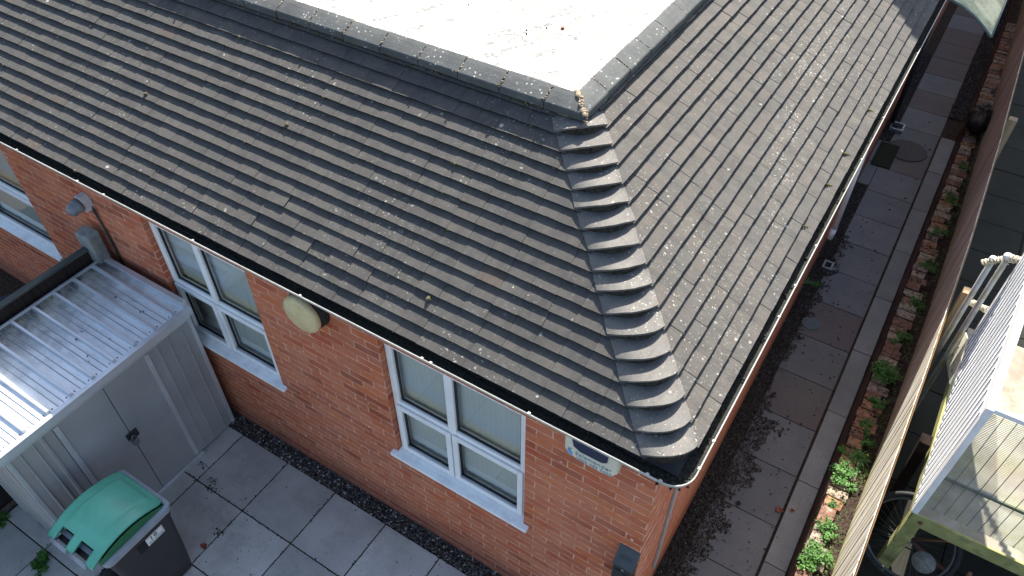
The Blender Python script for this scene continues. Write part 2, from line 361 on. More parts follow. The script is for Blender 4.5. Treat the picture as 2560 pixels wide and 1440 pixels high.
# ------------------------------------------------------------------ mesh helpers
class MB:
    def __init__(s): s.v = []; s.f = []; s.mi = []; s.cur = 0; s.sm = []; s.smooth = False
    def add(s, vs, fs):
        o = len(s.v); s.v += [tuple(v) for v in vs]
        for f in fs: s.f.append(tuple(i+o for i in f)); s.mi.append(s.cur); s.sm.append(s.smooth)
    def box(s, x0, x1, y0, y1, z0, z1, mat=None):
        p = [Vector((x, y, z)) for z in (z0, z1) for y in (y0, y1) for x in (x0, x1)]
        if mat: p = [mat @ q for q in p]
        s.add(p, [(0, 2, 3, 1), (4, 5, 7, 6), (0, 1, 5, 4), (2, 6, 7, 3), (0, 4, 6, 2), (1, 3, 7, 5)])
    def hexa(s, b, t):   # bottom quad, top quad (same order)
        s.add(list(b)+list(t), [(3, 2, 1, 0), (4, 5, 6, 7), (0, 1, 5, 4), (1, 2, 6, 5), (2, 3, 7, 6), (3, 0, 4, 7)])
    def tube(s, pts, r, n=10, r2=None, caps=True, closed=False):
        pts = [Vector(p) for p in pts]; rings = []; N = len(pts); prev = None
        for i, p in enumerate(pts):
            if closed: t = pts[(i+1) % N]-pts[i-1]
            else: t = pts[min(i+1, N-1)]-pts[max(i-1, 0)]
            t.normalize()
            if prev is None: a = t.orthogonal().normalized()
            else:
                a = prev - t*prev.dot(t); a = a.normalized() if a.length > 1e-6 else t.orthogonal().normalized()
            prev = a; b = t.cross(a); rr = r if r2 is None else r+(r2-r)*i/(N-1)
            rings.append([p+(a*math.cos(2*math.pi*k/n)+b*math.sin(2*math.pi*k/n))*rr for k in range(n)])
        vs = [v for rg in rings for v in rg]; fs = []
        for i in range(N if closed else N-1):
            j = (i+1) % N
            for k in range(n): fs.append((i*n+k, i*n+(k+1) % n, j*n+(k+1) % n, j*n+k))
        if caps and not closed: fs += [tuple(range(n))[::-1], tuple((N-1)*n+k for k in range(n))]
        o = s.smooth; s.smooth = True; s.add(vs, fs); s.smooth = o
    def prism(s, poly, a, b):   # poly list of 3D points, extruded by vector from a to b offsets
        n = len(poly); vs = [Vector(p)+Vector(a) for p in poly]+[Vector(p)+Vector(b) for p in poly]
        s.add(vs, [tuple(range(n))[::-1], tuple(range(n, 2*n))]+[(i, (i+1) % n, (i+1) % n+n, i+n) for i in range(n)])
    def grid(s, fn, nu, nv):
        vs = [fn(i/nu, j/nv) for j in range(nv+1) for i in range(nu+1)]
        s.add(vs, [(j*(nu+1)+i, j*(nu+1)+i+1, (j+1)*(nu+1)+i+1, (j+1)*(nu+1)+i) for j in range(nv) for i in range(nu)])
    def lathe(s, prof, mat, n=32):   # profile (r, h) about local Z
        vs = []; fs = []; m = len(prof)
        for k in range(n):
            a = 2*math.pi*k/n
            for r, h in prof: vs.append(mat @ Vector((r*math.cos(a), r*math.sin(a), h)))
        for k in range(n):
            q = (k+1) % n
            for i in range(m-1): fs.append((k*m+i, q*m+i, q*m+i+1, k*m+i+1))
        s.add(vs, fs)
    def build(s, name, mats, parent=None, bevel=0, seg=2, normals=True):
        me = bpy.data.meshes.new(name); me.from_pydata(s.v, [], s.f)
        if not isinstance(mats, (list, tuple)): mats = [mats]
        for m in mats: me.materials.append(m)
        me.polygons.foreach_set("material_index", s.mi); me.polygons.foreach_set("use_smooth", s.sm)
        if normals:
            bm = bmesh.new(); bm.from_mesh(me); bmesh.ops.recalc_face_normals(bm, faces=bm.faces[:]); bm.to_mesh(me); bm.free()
        me.update()
        o = bpy.data.objects.new(name, me); C.objects.link(o)
        if parent: o.parent = parent; o.matrix_parent_inverse = Matrix.Translation(-pos(parent)) if False else Matrix.Identity(4)
        if parent:   # vertices are written in world coordinates: cancel the parents' offset
            o.location = -pos(parent)
        if bevel:
            b = o.modifiers.new("bevel", 'BEVEL'); b.width = bevel; b.segments = seg; b.limit_method = 'ANGLE'; b.angle_limit = R(35)
        return o
def pos(o):
    p = Vector(o.location)
    while o.parent: o = o.parent; p += Vector(o.location)
    return p
def tag(o, label=None, cat=None, group=None, kind=None):
    if label: o["label"] = label
    if cat: o["category"] = cat
    if group: o["group"] = group
    if kind: o["kind"] = kind
    return o
def empty(name, loc, label, cat, group=None):
    o = bpy.data.objects.new(name, None); C.objects.link(o); o.location = loc; o.empty_display_size = .1
    return tag(o, label, cat, group)
def struct(o): o["kind"] = "structure"; return o
def rnd(a, b): return random.uniform(a, b)
def text_mesh(name, body, size, mat, xaxis, yaxis, origin, parent, extrude=.0012, font_scale_x=1.0):
    cu = bpy.data.curves.new(name, 'FONT'); cu.body = body; cu.size = size; cu.extrude = extrude; cu.resolution_u = 3
    cu.align_x = 'CENTER'; cu.align_y = 'CENTER'; cu.space_character = 1.05
    tmp = bpy.data.objects.new("tmp", cu); C.objects.link(tmp)
    dg = bpy.context.evaluated_depsgraph_get(); me = bpy.data.meshes.new_from_object(tmp.evaluated_get(dg))
    bpy.data.objects.remove(tmp); bpy.data.curves.remove(cu)
    X = Vector(xaxis).normalized(); Y = Vector(yaxis).normalized(); Z = X.cross(Y); o3 = Vector(origin)
    for v in me.vertices: v.co = o3 + X*v.co.x*font_scale_x + Y*v.co.y + Z*v.co.z
    me.materials.clear(); me.materials.append(mat)
    o = bpy.data.objects.new(name, me); C.objects.link(o); o.parent = parent; o.location = -pos(parent)
    return o

# ------------------------------------------------------------------ GROUND
b = MB(); b.box(-60, 60, -60, 60, -.5, -.045); struct(b.build("ground", M_ground))
# patio slabs in front of the building
b = MB(); S = .579; x0 = -3.9135; g0 = .156; GAP = .0055
for k in range(-8, 10):
    for j in range(0, 8):
        xa = x0+k*S; ya = -g0-j*S
        if xa > 1.2 or xa < -5.4: continue
        dz = rnd(-.0015, .0015); t = rnd(-.0012, .0012)
        xs, xe, ye, ys = xa+GAP, xa+S-GAP, ya-GAP, ya-S+GAP
        b.hexa([(xs, ys, -.05), (xe, ys, -.05), (xe, ye, -.05), (xs, ye, -.05)], [(xs, ys, dz+t), (xe, ys, dz-t), (xe, ye, dz-t), (xs, ye, dz+t)])
struct(b.build("patio", M_slab, bevel=.003))
b = MB(); b.box(-5.09, 1.5, -5, -g0-.001, -.044, -.006); struct(b.build("patio_bedding", M_soil))

# side path slabs
b = MB(); ys = [1.632+.5815*k for k in range(-3, 27)]
for a, c in zip(ys[:-1], ys[1:]):
    dz = rnd(-.002, .002)
    b.box(.155, .715, a+.004, c-.004, -.05, dz)
for a in (6.96,):   # slabs filling up to the wall at the door
    b.box(.004, .147, a+.004, a+.56, -.05, -.001); b.box(.004, .147, a+.57, a+1.14, -.05, .001)
struct(b.build("path", M_path, bevel=.003))
b = MB()
for k in range(12):
    a = .35+k*.915
    if a > 8.4: continue
    b.box(.738, .925, a+.003, min(a+.912, 9.3), -.05, .022+rnd(-.002, .002))
struct(b.build("kerb_strip", M_kerb, bevel=.006))
b = MB(); b.box(.0, .93, -.1, 16, -.044, -.012); struct(b.build("path_bedding", M_soil))
# raised bed edge and bed
b = MB()
N = 150
def edge(u, v):
    y = -.4+u*16; w_ = noise.noise(Vector((y*3, v*2, 0)))*.012 + noise.noise(Vector((y*14, v*6, 3)))*.008
    x = .932 + v*.042 + w_; z = -.02+v*.165 + noise.noise(Vector((y*6, 9, v*3)))*.008
    return (x, y, z)
b.grid(edge, 400, 6)
o = b.build("bed_edge", wood("edge_board_wood", (.085, .055, .045), (.13, .085, .07), (.04, .028, .024), axis=1), normals=False); struct(o)
b = MB()
def bed(u, v):
    x = .972+u*.33; y = -.4+v*16
    return (x, y, .115+noise.noise(Vector((x*22, y*22, 0)))*.012+noise.noise(Vector((x*60, y*60, 5)))*.006)
b.grid(bed, 14, 500)
struct(b.build("soil_bed", M_soil, normals=False))
# neighbour's paving
b = MB()
for i in range(0, 7):
    for j in range(0, 24):
        xa = 1.36+i*.6; ya = -.5+j*.6; b.box(xa+.006, xa+.594, ya+.006, ya+.594, .0, .2+rnd(-.002, .002))
b.box(1.3, 5.6, -.5, 14, .0, .18)
struct(b.build("neighbour_paving", M_nslab))
b = MB(); b.box(-14, -5.2, -6, 0, -.044, -.03); struct(b.build("neighbour_yard", M_soil))

# gravel
def pebbles(n, fx, fy, z, r0, r1, name, mats, keep=None):
    b = MB(); i = 0
    while i < n:
        x, y = fx(), fy()
        if keep and not keep(x, y): continue
        i += 1; r = rnd(r0, r1); c = Vector((x, y, z+rnd(-.006, .008)))
        a = rnd(0, 6.28); ca, sa = math.cos(a), math.sin(a); sx, sy, sz = r*rnd(.8, 1.5), r*rnd(.6, 1), r*rnd(.5, .9)
        P = []
        for (px, py, pz) in ((1, 0, .1), (.35, .9, 0), (-.8, .55, .1), (-.8, -.6, -.1), (.35, -.9, .1), (.1, .1, 1), (0, 0, -1)):
            px += rnd(-.2, .2); py += rnd(-.2, .2); X = px*sx; Y = py*sy
            P.append((c.x+X*ca-Y*sa, c.y+X*sa+Y*ca, c.z+pz*sz))
        b.cur = 0 if random.random() < .78 else (1 if random.random() < .65 else 2); b.smooth = False
        b.add(P, [(0, 1, 5), (1, 2, 5), (2, 3, 5), (3, 4, 5), (4, 0, 5), (1, 0, 6), (2, 1, 6), (3, 2, 6), (4, 3, 6), (0, 4, 6)])
    o = b.build(name, mats, normals=False); o["kind"] = "stuff"; return o
G1 = simple("gravel_dark", (.075, .066, .060), .85, .3, var=.4, scale=30, island=.5)
G2 = simple("gravel_mid", (.17, .155, .14), .85, .3, var=.3, scale=30, island=.4)
G3 = simple("gravel_pale", (.40, .37, .34), .8, .3, var=.2, scale=30, island=.3)
tag(pebbles(6500, lambda: rnd(-4.2, .35), lambda: rnd(-.152, -.004), .0, .006, .013, "gravel_strip", [G1, G2, G3]), "dark pebble strip along the foot of the front brick wall", "gravel")
tag(pebbles(9000, lambda: rnd(.004, .15), lambda: rnd(-.1, 11), .0, .006, .013, "gravel_strip", [G1, G1, G2], keep=lambda x, y: not 6.96 < y < 8.12), "dark pebble strip between the side wall and path slabs", "gravel")
tag(pebbles(3500, lambda: rnd(.72, .97), lambda: rnd(9.2, 14), .01, .008, .018, "gravel_strip", [G1, G1, G2]), "dark loose stones at the far end of the pale kerb", "gravel")

# ------------------------------------------------------------------ BUILDING
BLD = empty("brick_building", (0, 0, 0), "single storey red brick building with grey tiled roof and white flat top", "building")
wins = [(-2.0206, -.8726), (-4.3762, -3.2419), (-8.3, -6.2116)]
WZ0, WZ1 = 1.075, 2.40
b = MB(); WT = .28
xs = sorted([-9.0, 0.0]+[v for w_ in wins for v in w_])
for i in range(len(xs)-1):
    a, c = xs[i], xs[i+1]
    if any(abs(a-w_[0]) < 1e-6 for w_ in wins):
        b.box(a, c, 0, WT, -.05, WZ0); b.box(a, c, 0, WT, WZ1, 2.66)
    else: b.box(a, c, 0, WT, -.05, 2.66)
b.build("front_wall", M_brick, BLD)
b = MB(); b.box(-WT, 0, WT, 34, -.05, 2.66); b.build("side_wall", M_brick_side, BLD)
# plinth course
b = MB(); b.box(-9, -.001, -.008, -.0005, -.05, .10); b.build("plinth", M_brick, BLD)
# taller part at the back (out of frame; it throws the shadow on the side roof and fence)
b = MB(); b.box(-12, -.02, 9.645, 34, 2.7, 7.0); b.build("upper_storey", M_brick, BLD)

def window(xl, xr, n):
    yf = .045; f = MB(); fw = .062; d0, d1 = yf, yf+.06
    z0, z1 = WZ0, WZ1; xm = xl+(xr-xl)*.455; zt = 1.665
    f.box(xl+.004, xl+fw, d0, d1, z0, z1); f.box(xr-fw, xr-.004, d0, d1, z0, z1)
    f.box(xl+fw, xr-fw, d0, d1, z0, z0+.05); f.box(xl+fw, xr-fw, d0, d1, z1-.09, z1)
    f.box(xm-.034, xm+.034, d0+.001, d1, z0+.05, z1-.09)
    f.box(xl+fw, xm-.034, d0+.002, d1, zt-.03, zt+.045); f.box(xm+.034, xr-fw, d0+.002, d1, zt-.03, zt+.045)
    fr = f.build("window", M_pvc, BLD, bevel=.006)
    # opening sashes stand proud of the frame below the transom
    s = MB()
    for (a, c) in ((xl+fw-.03, xm-.006), (xm+.006, xr-fw+.03)):
        za, zb = z0+.028, zt+.006; t = .045
        s.box(a, a+t, d0-.018, d0-.001, za, zb); s.box(c-t, c, d0-.018, d0-.001, za, zb)
        s.box(a+t, c-t, d0-.018, d0-.001, za, za+t); s.box(a+t, c-t, d0-.018, d0-.001, zb-t, zb)
    s.build("sash", M_pvc, fr, bevel=.005)
    g = MB()
    for (a, c) in ((xl+fw, xm-.034), (xm+.034, xr-fw)):
        for (za, zb) in ((z0+.05, zt-.03), (zt+.045, z1-.09)):
            g = MB(); g.add([(a+.010, yf+.030, za+.010), (c-.010, yf+.030, za+.010), (c-.010, yf+.030, zb-.010), (a+.010, yf+.030, zb-.010)], [(0, 1, 2, 3)]); g.build("pane", M_glass, fr, normals=False)
            k = MB(); t = .013
            k.box(a, a+t, yf+.022, yf+.036, za, zb); k.box(c-t, c, yf+.022, yf+.036, za, zb); k.box(a, c, yf+.0215, yf+.0355, za, za+t); k.box(a, c, yf+.0215, yf+.0355, zb-t, zb)
            k.build("gasket", M_gask, fr)
    s = MB()
    s.hexa([(xl-.045, -.045, z0-.034), (xr+.045, -.045, z0-.034), (xr+.045, -.001, z0-.030), (xl-.045, -.001, z0-.030)],
           [(xl-.045, -.045, z0-.002), (xr+.045, -.045, z0-.002), (xr+.045, -.001, z0+.006), (xl-.045, -.001, z0+.006)])
    s.hexa([(xl+.001, -.001, z0+.0005), (xr-.001, -.001, z0+.0005), (xr-.001, yf+.02, z0+.0005), (xl+.001, yf+.02, z0+.0005)],
           [(xl+.001, -.001, z0+.006), (xr-.001, -.001, z0+.006), (xr-.001, yf+.02, z0+.020), (xl+.001, yf+.02, z0+.020)])
    s.build("sill", M_sill, fr, bevel=.004)
    c = MB(); nb = 14
    for i in range(nb):   # vertical blind louvres
        a = xl+.03+(xr-xl-.06)*i/nb; e = xl+.03+(xr-xl-.06)*(i+1)/nb
        c.add([(a, .120, z0+.06), (e+.003, .127, z0+.06), (e+.003, .127, z1), (a, .120, z1)], [(0, 1, 2, 3)])
    c.build("blind", M_blind, fr, normals=False)
    i_ = MB(); i_.box(xl-.2, xr+.2, WT+.001, WT+.3, z0-.3, z1+.1); i_.build("room_interior", M_dark, fr)
    r = MB(); r.box(xl+.004, xr-.004, .108, .27, z0+.005, z0+.028); r.build("inner_sill", M_sill, fr)
for i, (a, c) in enumerate(wins): window(a, c, i)

# ---- roof
E0, Z0, G, T, W = .1305, 2.774, .08495, .6273, .235
TH = math.atan(T); NC = 17
deck = MB()
zt_ = lambda k: Z0+k*G*T
K = 16.6
deck.add([(-9, -E0+.02, Z0-.035), (E0-.02, -E0+.02, Z0-.035), (E0-.02, 14, Z0-.035), (E0-K*G, 14, zt_(K)-.035), (E0-K*G, -E0+K*G, zt_(K)-.035), (-9, -E0+K*G, zt_(K)-.035)], [(0, 1, 4, 5), (1, 2, 3, 4)])
deck.box(-9, .03, -.03, .0-.001, 2.60, 2.735); deck.box(.001, .03, -.001, 14, 2.60, 2.735)
ROOF = deck.build("roof", M_dark, BLD, normals=False)

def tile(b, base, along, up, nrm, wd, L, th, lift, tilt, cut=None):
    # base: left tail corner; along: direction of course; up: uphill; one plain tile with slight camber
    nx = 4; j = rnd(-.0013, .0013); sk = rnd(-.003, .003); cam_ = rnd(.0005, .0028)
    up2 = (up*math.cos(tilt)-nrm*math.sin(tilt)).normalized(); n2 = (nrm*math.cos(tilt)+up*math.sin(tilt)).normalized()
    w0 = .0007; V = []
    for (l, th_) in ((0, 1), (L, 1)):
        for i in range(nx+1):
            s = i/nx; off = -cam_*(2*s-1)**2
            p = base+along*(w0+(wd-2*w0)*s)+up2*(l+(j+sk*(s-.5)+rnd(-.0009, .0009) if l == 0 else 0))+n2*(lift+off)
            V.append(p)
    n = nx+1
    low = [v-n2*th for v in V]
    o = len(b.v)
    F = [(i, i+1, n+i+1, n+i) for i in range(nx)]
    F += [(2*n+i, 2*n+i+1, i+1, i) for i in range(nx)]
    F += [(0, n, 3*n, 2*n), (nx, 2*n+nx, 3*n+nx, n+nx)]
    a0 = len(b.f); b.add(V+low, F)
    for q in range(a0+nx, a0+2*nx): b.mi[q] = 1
TW = .165
def slope_front():
    b = MB(); n = Vector((0, -math.sin(TH), math.cos(TH))); up = Vector((0, math.cos(TH), math.sin(TH))); al = Vector((1, 0, 0))
    for k in range(NC):
        xend = E0-k*G-W+.035; off = (k % 2)*TW/2+rnd(-.004, .004); x = xend-off
        y = -E0+k*G; z = Z0+k*G*T
        if off > .02: tile(b, Vector((x, y, z)), al, up, n, off, .17, .009, .0215, R(11))
        while x > -7.9:
            x -= TW
            bad = (-3.3 < x < -2.1 and 2 <= k <= 4 and random.random() < .5)
            tile(b, Vector((x, y, z)), al, up, n, TW, .17, .009, .0215+rnd(-.0016, .0016)+(.005 if bad else 0), R(11+rnd(-.5, .5)))
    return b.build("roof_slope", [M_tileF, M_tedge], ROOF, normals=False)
def slope_side():
    b = MB(); n = Vector((math.sin(TH), 0, math.cos(TH))); up = Vector((-math.cos(TH), 0, math.sin(TH))); al = Vector((0, 1, 0))
    for k in range(NC):
        ys_ = -E0+k*G+W-.035; off = (k % 2)*TW/2+rnd(-.004, .004); x = E0-k*G; z = Z0+k*G*T
        if off > .02: tile(b, Vector((x, ys_, z)), al, up, n, off, .17, .010, .029, R(14.8))
        y = ys_+off
        while y < 9.5:
            tile(b, Vector((x, y, z)), al, up, n, TW, .17, .010, .029+rnd(-.0018, .0018), R(14.8+rnd(-.5, .5))); y += TW
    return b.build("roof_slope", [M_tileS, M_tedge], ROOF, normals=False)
slope_front(); slope_side()

# bonnet hip tiles
for k in range(16):
    b = MB(); nu, nv = 16, 6
    H0 = Vector((E0-k*G, -E0+k*G, zt_(k))); H1 = Vector((E0-(k+1.35)*G, -E0+(k+1.35)*G, zt_(k+1.35)))
    jw = rnd(-.014, .014); jz = rnd(-.010, .010); jt = rnd(-.012, .012)
    def cur(H, w_, rise, s, endz):
        L_ = H+Vector((-w_, 0, endz)); R_ = H+Vector((0, w_, endz)); Cc = H+Vector((0, 0, rise))
        return L_*(1-s)**2+Cc*2*s*(1-s)+R_*s*s
    def f(s, v, dz=0):
        a = cur(H0, W+jw, .150+jz, s, .027); c = cur(H1, W*.95, .004, s, .002)
        p = a.lerp(c, v); p.z += dz + jt*(s-.5)*(1-v)
        if v == 0: p += Vector((.7, -.7, -.3))*noise.noise(Vector((s*5, k*3.3, 1)))*.004
        return p
    th = .013
    b.smooth = True
    b.grid(lambda u, v: f(u, v), nu, nv)
    b.smooth = False
    o0 = len(b.v)
    top = [f(i/nu, 0) for i in range(nu+1)]; bot = [f(i/nu, 0, -th) for i in range(nu+1)]
    b.add(top+bot, [(i, nu+1+i, nu+2+i, i+1) for i in range(nu)])
    sl = [f(0, j/nv) for j in range(nv+1)]; sb = [f(0, j/nv, -th) for j in range(nv+1)]
    b.add(sl+sb, [(j, j+1, nv+2+j, nv+1+j) for j in range(nv)])
    sl = [f(1, j/nv) for j in range(nv+1)]; sb = [f(1, j/nv, -th) for j in range(nv+1)]
    b.add(sl+sb, [(j, nv+1+j, nv+2+j, j+1) for j in range(nv)])
    # mortar bed under the tail, set back
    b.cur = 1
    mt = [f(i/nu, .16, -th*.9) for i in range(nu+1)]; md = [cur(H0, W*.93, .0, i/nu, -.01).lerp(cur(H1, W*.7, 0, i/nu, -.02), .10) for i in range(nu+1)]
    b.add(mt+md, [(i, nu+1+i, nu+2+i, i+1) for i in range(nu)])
    b.build("hip_tile", [M_bonnet, M_bedm], ROOF, normals=False)

# ridge tiles round the flat roof. profile: horizontal inset d from the lip, height z
LX, LZ = 1.235, 3.67   # lip distance from the corner lines, and lip underside
prof = [(0.0, LZ), (0.0, LZ+.040), (.006, LZ+.048), (.05, LZ+.070), (.09, LZ+.088), (.118, LZ+.098), (.132, LZ+.094), (.145, LZ+.065)]
def ridge_seg(a, c, side, miterA=False, n_=0):
    b = MB(); P = []; jz = rnd(-.003, .003); jd = rnd(-.004, .004)
    b.smooth = False
    for end, t in ((0, a), (1, c)):
        for (d, z) in prof:
            q = t
            if miterA and end == 0: q = -LX-d if side == 'F' else LX+d
            if side == 'F': P.append((q, LX+d+jd, z+jz))
            else: P.append((-LX-d-jd, q, z+jz))
    m = len(prof); F = [(i, i+1, m+i+1, m+i) for i in range(m-1)]+[tuple(range(m)), tuple(range(m, 2*m))]
    b.add(P, F)
    o = b.build("ridge_tile", M_ridge, ROOF); 
    return o
x = -LX; L1 = [-1.235, -1.52, -1.845]
while L1[-1] > -7.9: L1.append(L1[-1]-.318+rnd(-.004, .004))
for i in range(len(L1)-1): ridge_seg(L1[i]-.004, L1[i+1]+.004, 'F', i == 0)
L2 = [1.235, 1.55, 1.855]
while L2[-1] < 9.6: L2.append(L2[-1]+.302+rnd(-.004, .004))
for i in range(len(L2)-1): ridge_seg(L2[i]+.004, L2[i+1]-.004, 'S', i == 0)
# mortar bedding, joints and corner fillet
b = MB()
def bedf(u, v):
    x = -LX-.01-u*6.6; return (x, LX+.022+noise.noise(Vector((x*25, v*4, 0)))*.012, LZ-.035+v*.045)
b.grid(bedf, 330, 2)
def beds(u, v):
    y = LX+.01+u*8.6; return (-LX-.022+noise.noise(Vector((y*25, v*4, 7)))*.012, y, LZ-.035+v*.045)
b.grid(beds, 430, 2)
def blob(b, c, r, sub=None):
    c = Vector(c); n1, n2 = 6, 4; V = [c+Vector((0, 0, r*.8))]
    for j in range(1, n2):
        ph = math.pi*j/n2
        for i in range(n1):
            a = 2*math.pi*i/n1; rr = r*rnd(.75, 1.2); V.append(c+Vector((math.cos(a)*math.sin(ph)*rr, math.sin(a)*math.sin(ph)*rr, math.cos(ph)*rr*.8)))
    V.append(c-Vector((0, 0, r*.8))); F = [(0, 1+i, 1+(i+1) % n1) for i in range(n1)]
    for j in range(n2-2):
        for i in range(n1): F.append((1+j*n1+i, 1+(j+1)*n1+i, 1+(j+1)*n1+(i+1) % n1, 1+j*n1+(i+1) % n1))
    e = len(V)-1; F += [(e, 1+(n2-2)*n1+(i+1) % n1, 1+(n2-2)*n1+i) for i in range(n1)]
    b.add(V, F)
def prof_at(d):
    for (a, za), (c, zc) in zip(prof[1:-1], prof[2:]):
        if a <= d <= c: return za+(zc-za)*(d-a)/(c-a)
    return prof[-2][1]
for t in L1[1:]:
    for i in range(14):
        d = rnd(0.0, .13)
        if random.random() < .8: blob(b, (t+rnd(-.005, .005), LX+d, prof_at(d)-.001), rnd(.003, .008))
for t in L2[1:]:
    for i in range(14):
        d = rnd(0.0, .13)
        if random.random() < .6: blob(b, (-LX-d, t+rnd(-.005, .005), prof_at(d)-.001), rnd(.003, .008))
for i in range(90):
    d = rnd(-.015, .14); r = rnd(.006, .013)
    blob(b, (-LX-d+rnd(-.012, .012), LX+d+rnd(-.012, .012), (prof_at(max(d, 0)) if d > 0 else LZ+rnd(-.03, .03))), r)
b.build("mortar", M_mortar, ROOF, normals=False)
# moss cushions caught on the tile tails
b = MB()
for i in range(120):
    k = random.randint(0, 15); front = random.random() < .7
    t = rnd(-6.5, -1.3) if front else rnd(1.0, 6.5)
    if front: c = (min(t, E0-k*G-W), -E0+k*G-.004, zt_(k)+.012)
    else: c = (E0-k*G+.004, max(t, -E0+k*G+W), zt_(k)+.014)
    b.cur = 1 if random.random() < .15 else 0
    blob(b, c, rnd(.004, .009) if random.random() < .85 else rnd(.009, .016))
for (x_, k) in ((-1.62, 2.6), (-4.5, 7.3), (-3.2, 9.2)):
    b.cur = 0; blob(b, (x_, -E0+k*G, zt_(k)+.02), .018)
for (y_, k) in ((3.05, .8), (3.75, .9), (2.6, .9), (2.05, 1.0)):
    b.cur = 1
    for q in range(4): blob(b, (E0-k*G+q*.013, y_+q*.012, zt_(k)-q*.007+.016), .011-.0015*q)
for t in L1[1:]:
    b.cur = 0
    for q in range(random.randint(0, 3)): blob(b, (t+rnd(-.015, .015), LX+rnd(-.01, .03), LZ+.05), rnd(.006, .013))
for i in range(200):
    t = rnd(-6, -1.3); b.cur = 1 if random.random() < .3 else 0; blob(b, (t, LX+rnd(-.004, .012), LZ-.012+rnd(-.012, .008)), rnd(.004, .009))
    t = rnd(1.3, 6); blob(b, (-LX-rnd(-.004, .012), t, LZ-.012+rnd(-.012, .008)), rnd(.004, .009))
b.build("moss", [M_moss, M_mossg], ROOF, normals=False)["kind"] = "stuff"
# flat roof
FZ = LZ+.075
b = MB(); b.add([(-9, LX+.13, FZ), (-LX-.13, LX+.13, FZ), (-LX-.13, 14, FZ), (-9, 14, FZ)], [(0, 1, 2, 3)])
b.build("flat_roof", M_flat, ROOF, normals=False)
b = MB()
for (x_, y_, r) in ((-1.85, 2.05, .013), (-2.02, 1.85, .009), (-2.05, 1.9, .008), (-1.95, 2.0, .006), (-2.6, 2.0, .008), (-2.1, 2.6, .01), (-1.6, 2.75, .007)): blob(b, (x_, y_, FZ+.004), r)
b.build("debris", M_redleaf, ROOF, normals=False)

# gutter: swept half round with a rounded corner
GR = .058; GC = .133; RC = .075
path = []
xx = -9.0
for i in range(46): path.append((Vector((-9+(9+GC-RC)*i/45, -GC, 0)), Vector((0, -1, 0))))
for i in range(1, 8):
    a = -math.pi/2+math.pi/2*i/8; path.append((Vector((GC-RC+RC*math.cos(a), -GC+RC+RC*math.sin(a), 0)), Vector((math.cos(a), math.sin(a), 0))))
for i in range(61): path.append((Vector((GC, -GC+RC+(10.2)*i/60, 0)), Vector((1, 0, 0))))
GZ = 2.748
def sweep(b, pr, sm=True):
    b.smooth = sm; m = len(pr); V = []
    for q, n in path:
        sag = noise.noise(Vector((q.x*.8, q.y*.8, 0)))*.004
        for (d, z) in pr: V.append(q+n*d+Vector((0, 0, z+sag)))
    b.add(V, [(i*m+j, i*m+j+1, (i+1)*m+j+1, (i+1)*m+j) for i in range(len(path)-1) for j in range(m-1)])
b = MB()
outer = [(-GR*math.cos(math.pi*i/10), GZ-GR*math.sin(math.pi*i/10)) for i in range(11)]
inner = [(-(GR-.004)*math.cos(math.pi*i/10), GZ-(GR-.004)*math.sin(math.pi*i/10)) for i in range(11)]
lip = [(GR-.004, GZ-.012), (GR-.005, GZ+.002), (GR-.002, GZ+.005), (GR+.002, GZ+.003), (GR+.003, GZ-.003), (GR, GZ-.012)]
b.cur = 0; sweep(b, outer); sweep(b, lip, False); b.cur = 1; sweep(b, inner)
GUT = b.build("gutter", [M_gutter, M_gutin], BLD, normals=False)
b = MB(); b.smooth = False; V = []; m = 6
for q, n in path:
    for j in range(m):
        d = -GR*.8+GR*1.62*j/(m-1); V.append(q+n*d+Vector((0, 0, GZ-.034+noise.noise(Vector((q.x*14+d*60, q.y*14, j)))*.012)))
b.add(V, [(i*m+j, i*m+j+1, (i+1)*m+j+1, (i+1)*m+j) for i in range(len(path)-1) for j in range(m-1)])
for i in range(520):
    q, n = random.choice(path); tt = n.cross(Vector((0, 0, 1)))*rnd(-.1, .1)
    c = q+n*rnd(-GR*.7, GR*.7)+tt+Vector((0, 0, GZ-.026+rnd(-.006, .012))); blob(b, c, rnd(.003, .010))
b.build("debris", M_grit, GUT, normals=False)
clipx = [-5.391, -4.653, -4.354, -3.42, -2.438, -1.478, -1.414, -.743, -.027, .047]
clipy = [-.013, .185, 1.25, 1.571, 2.016, 3.174, 3.845, 5.09]
for x_ in clipx:
    b = MB(); b.box(x_-.009, x_+.009, -GC-GR-.004, -GC-GR+.012, GZ-.006, GZ+.008); b.build("gutter_clip", M_gutter, GUT, bevel=.002)
    b = MB(); b.box(x_-.03, x_+.03, -GC-.02, -GC+.02, GZ-GR-.012, GZ-GR-.001); b.build("gutter_bracket", M_black, GUT)
for y_ in clipy:
    b = MB(); b.box(GC+GR-.012, GC+GR+.004, y_-.009, y_+.009, GZ-.006, GZ+.008); b.build("gutter_clip", M_gutter, GUT, bevel=.002)
# grey trunking near the corner, white waste pipe, small wall bracket
b = MB(); b.box(.001, .020, .50, .535, .44, 2.66); b.build("trunking", M_lead, BLD, bevel=.003)
b = MB(); b.tube([(.06, 5.15, .55), (.06, 5.15, 2.62)], .034, 14); b.tube([(.06, 5.15, .55), (.05, 5.15, .40)], .036, 14); b.build("downpipe", M_pvc, BLD)
b = MB(); b.tube([(.06, 8.55, .05), (.06, 8.55, 2.62)], .034, 14); b.build("downpipe", M_black, BLD)
b = MB(); b.box(.001, .03, 3.62, 3.70, 2.2, 2.26); b.build("wall_bracket", M_pvc, BLD, bevel=.003)

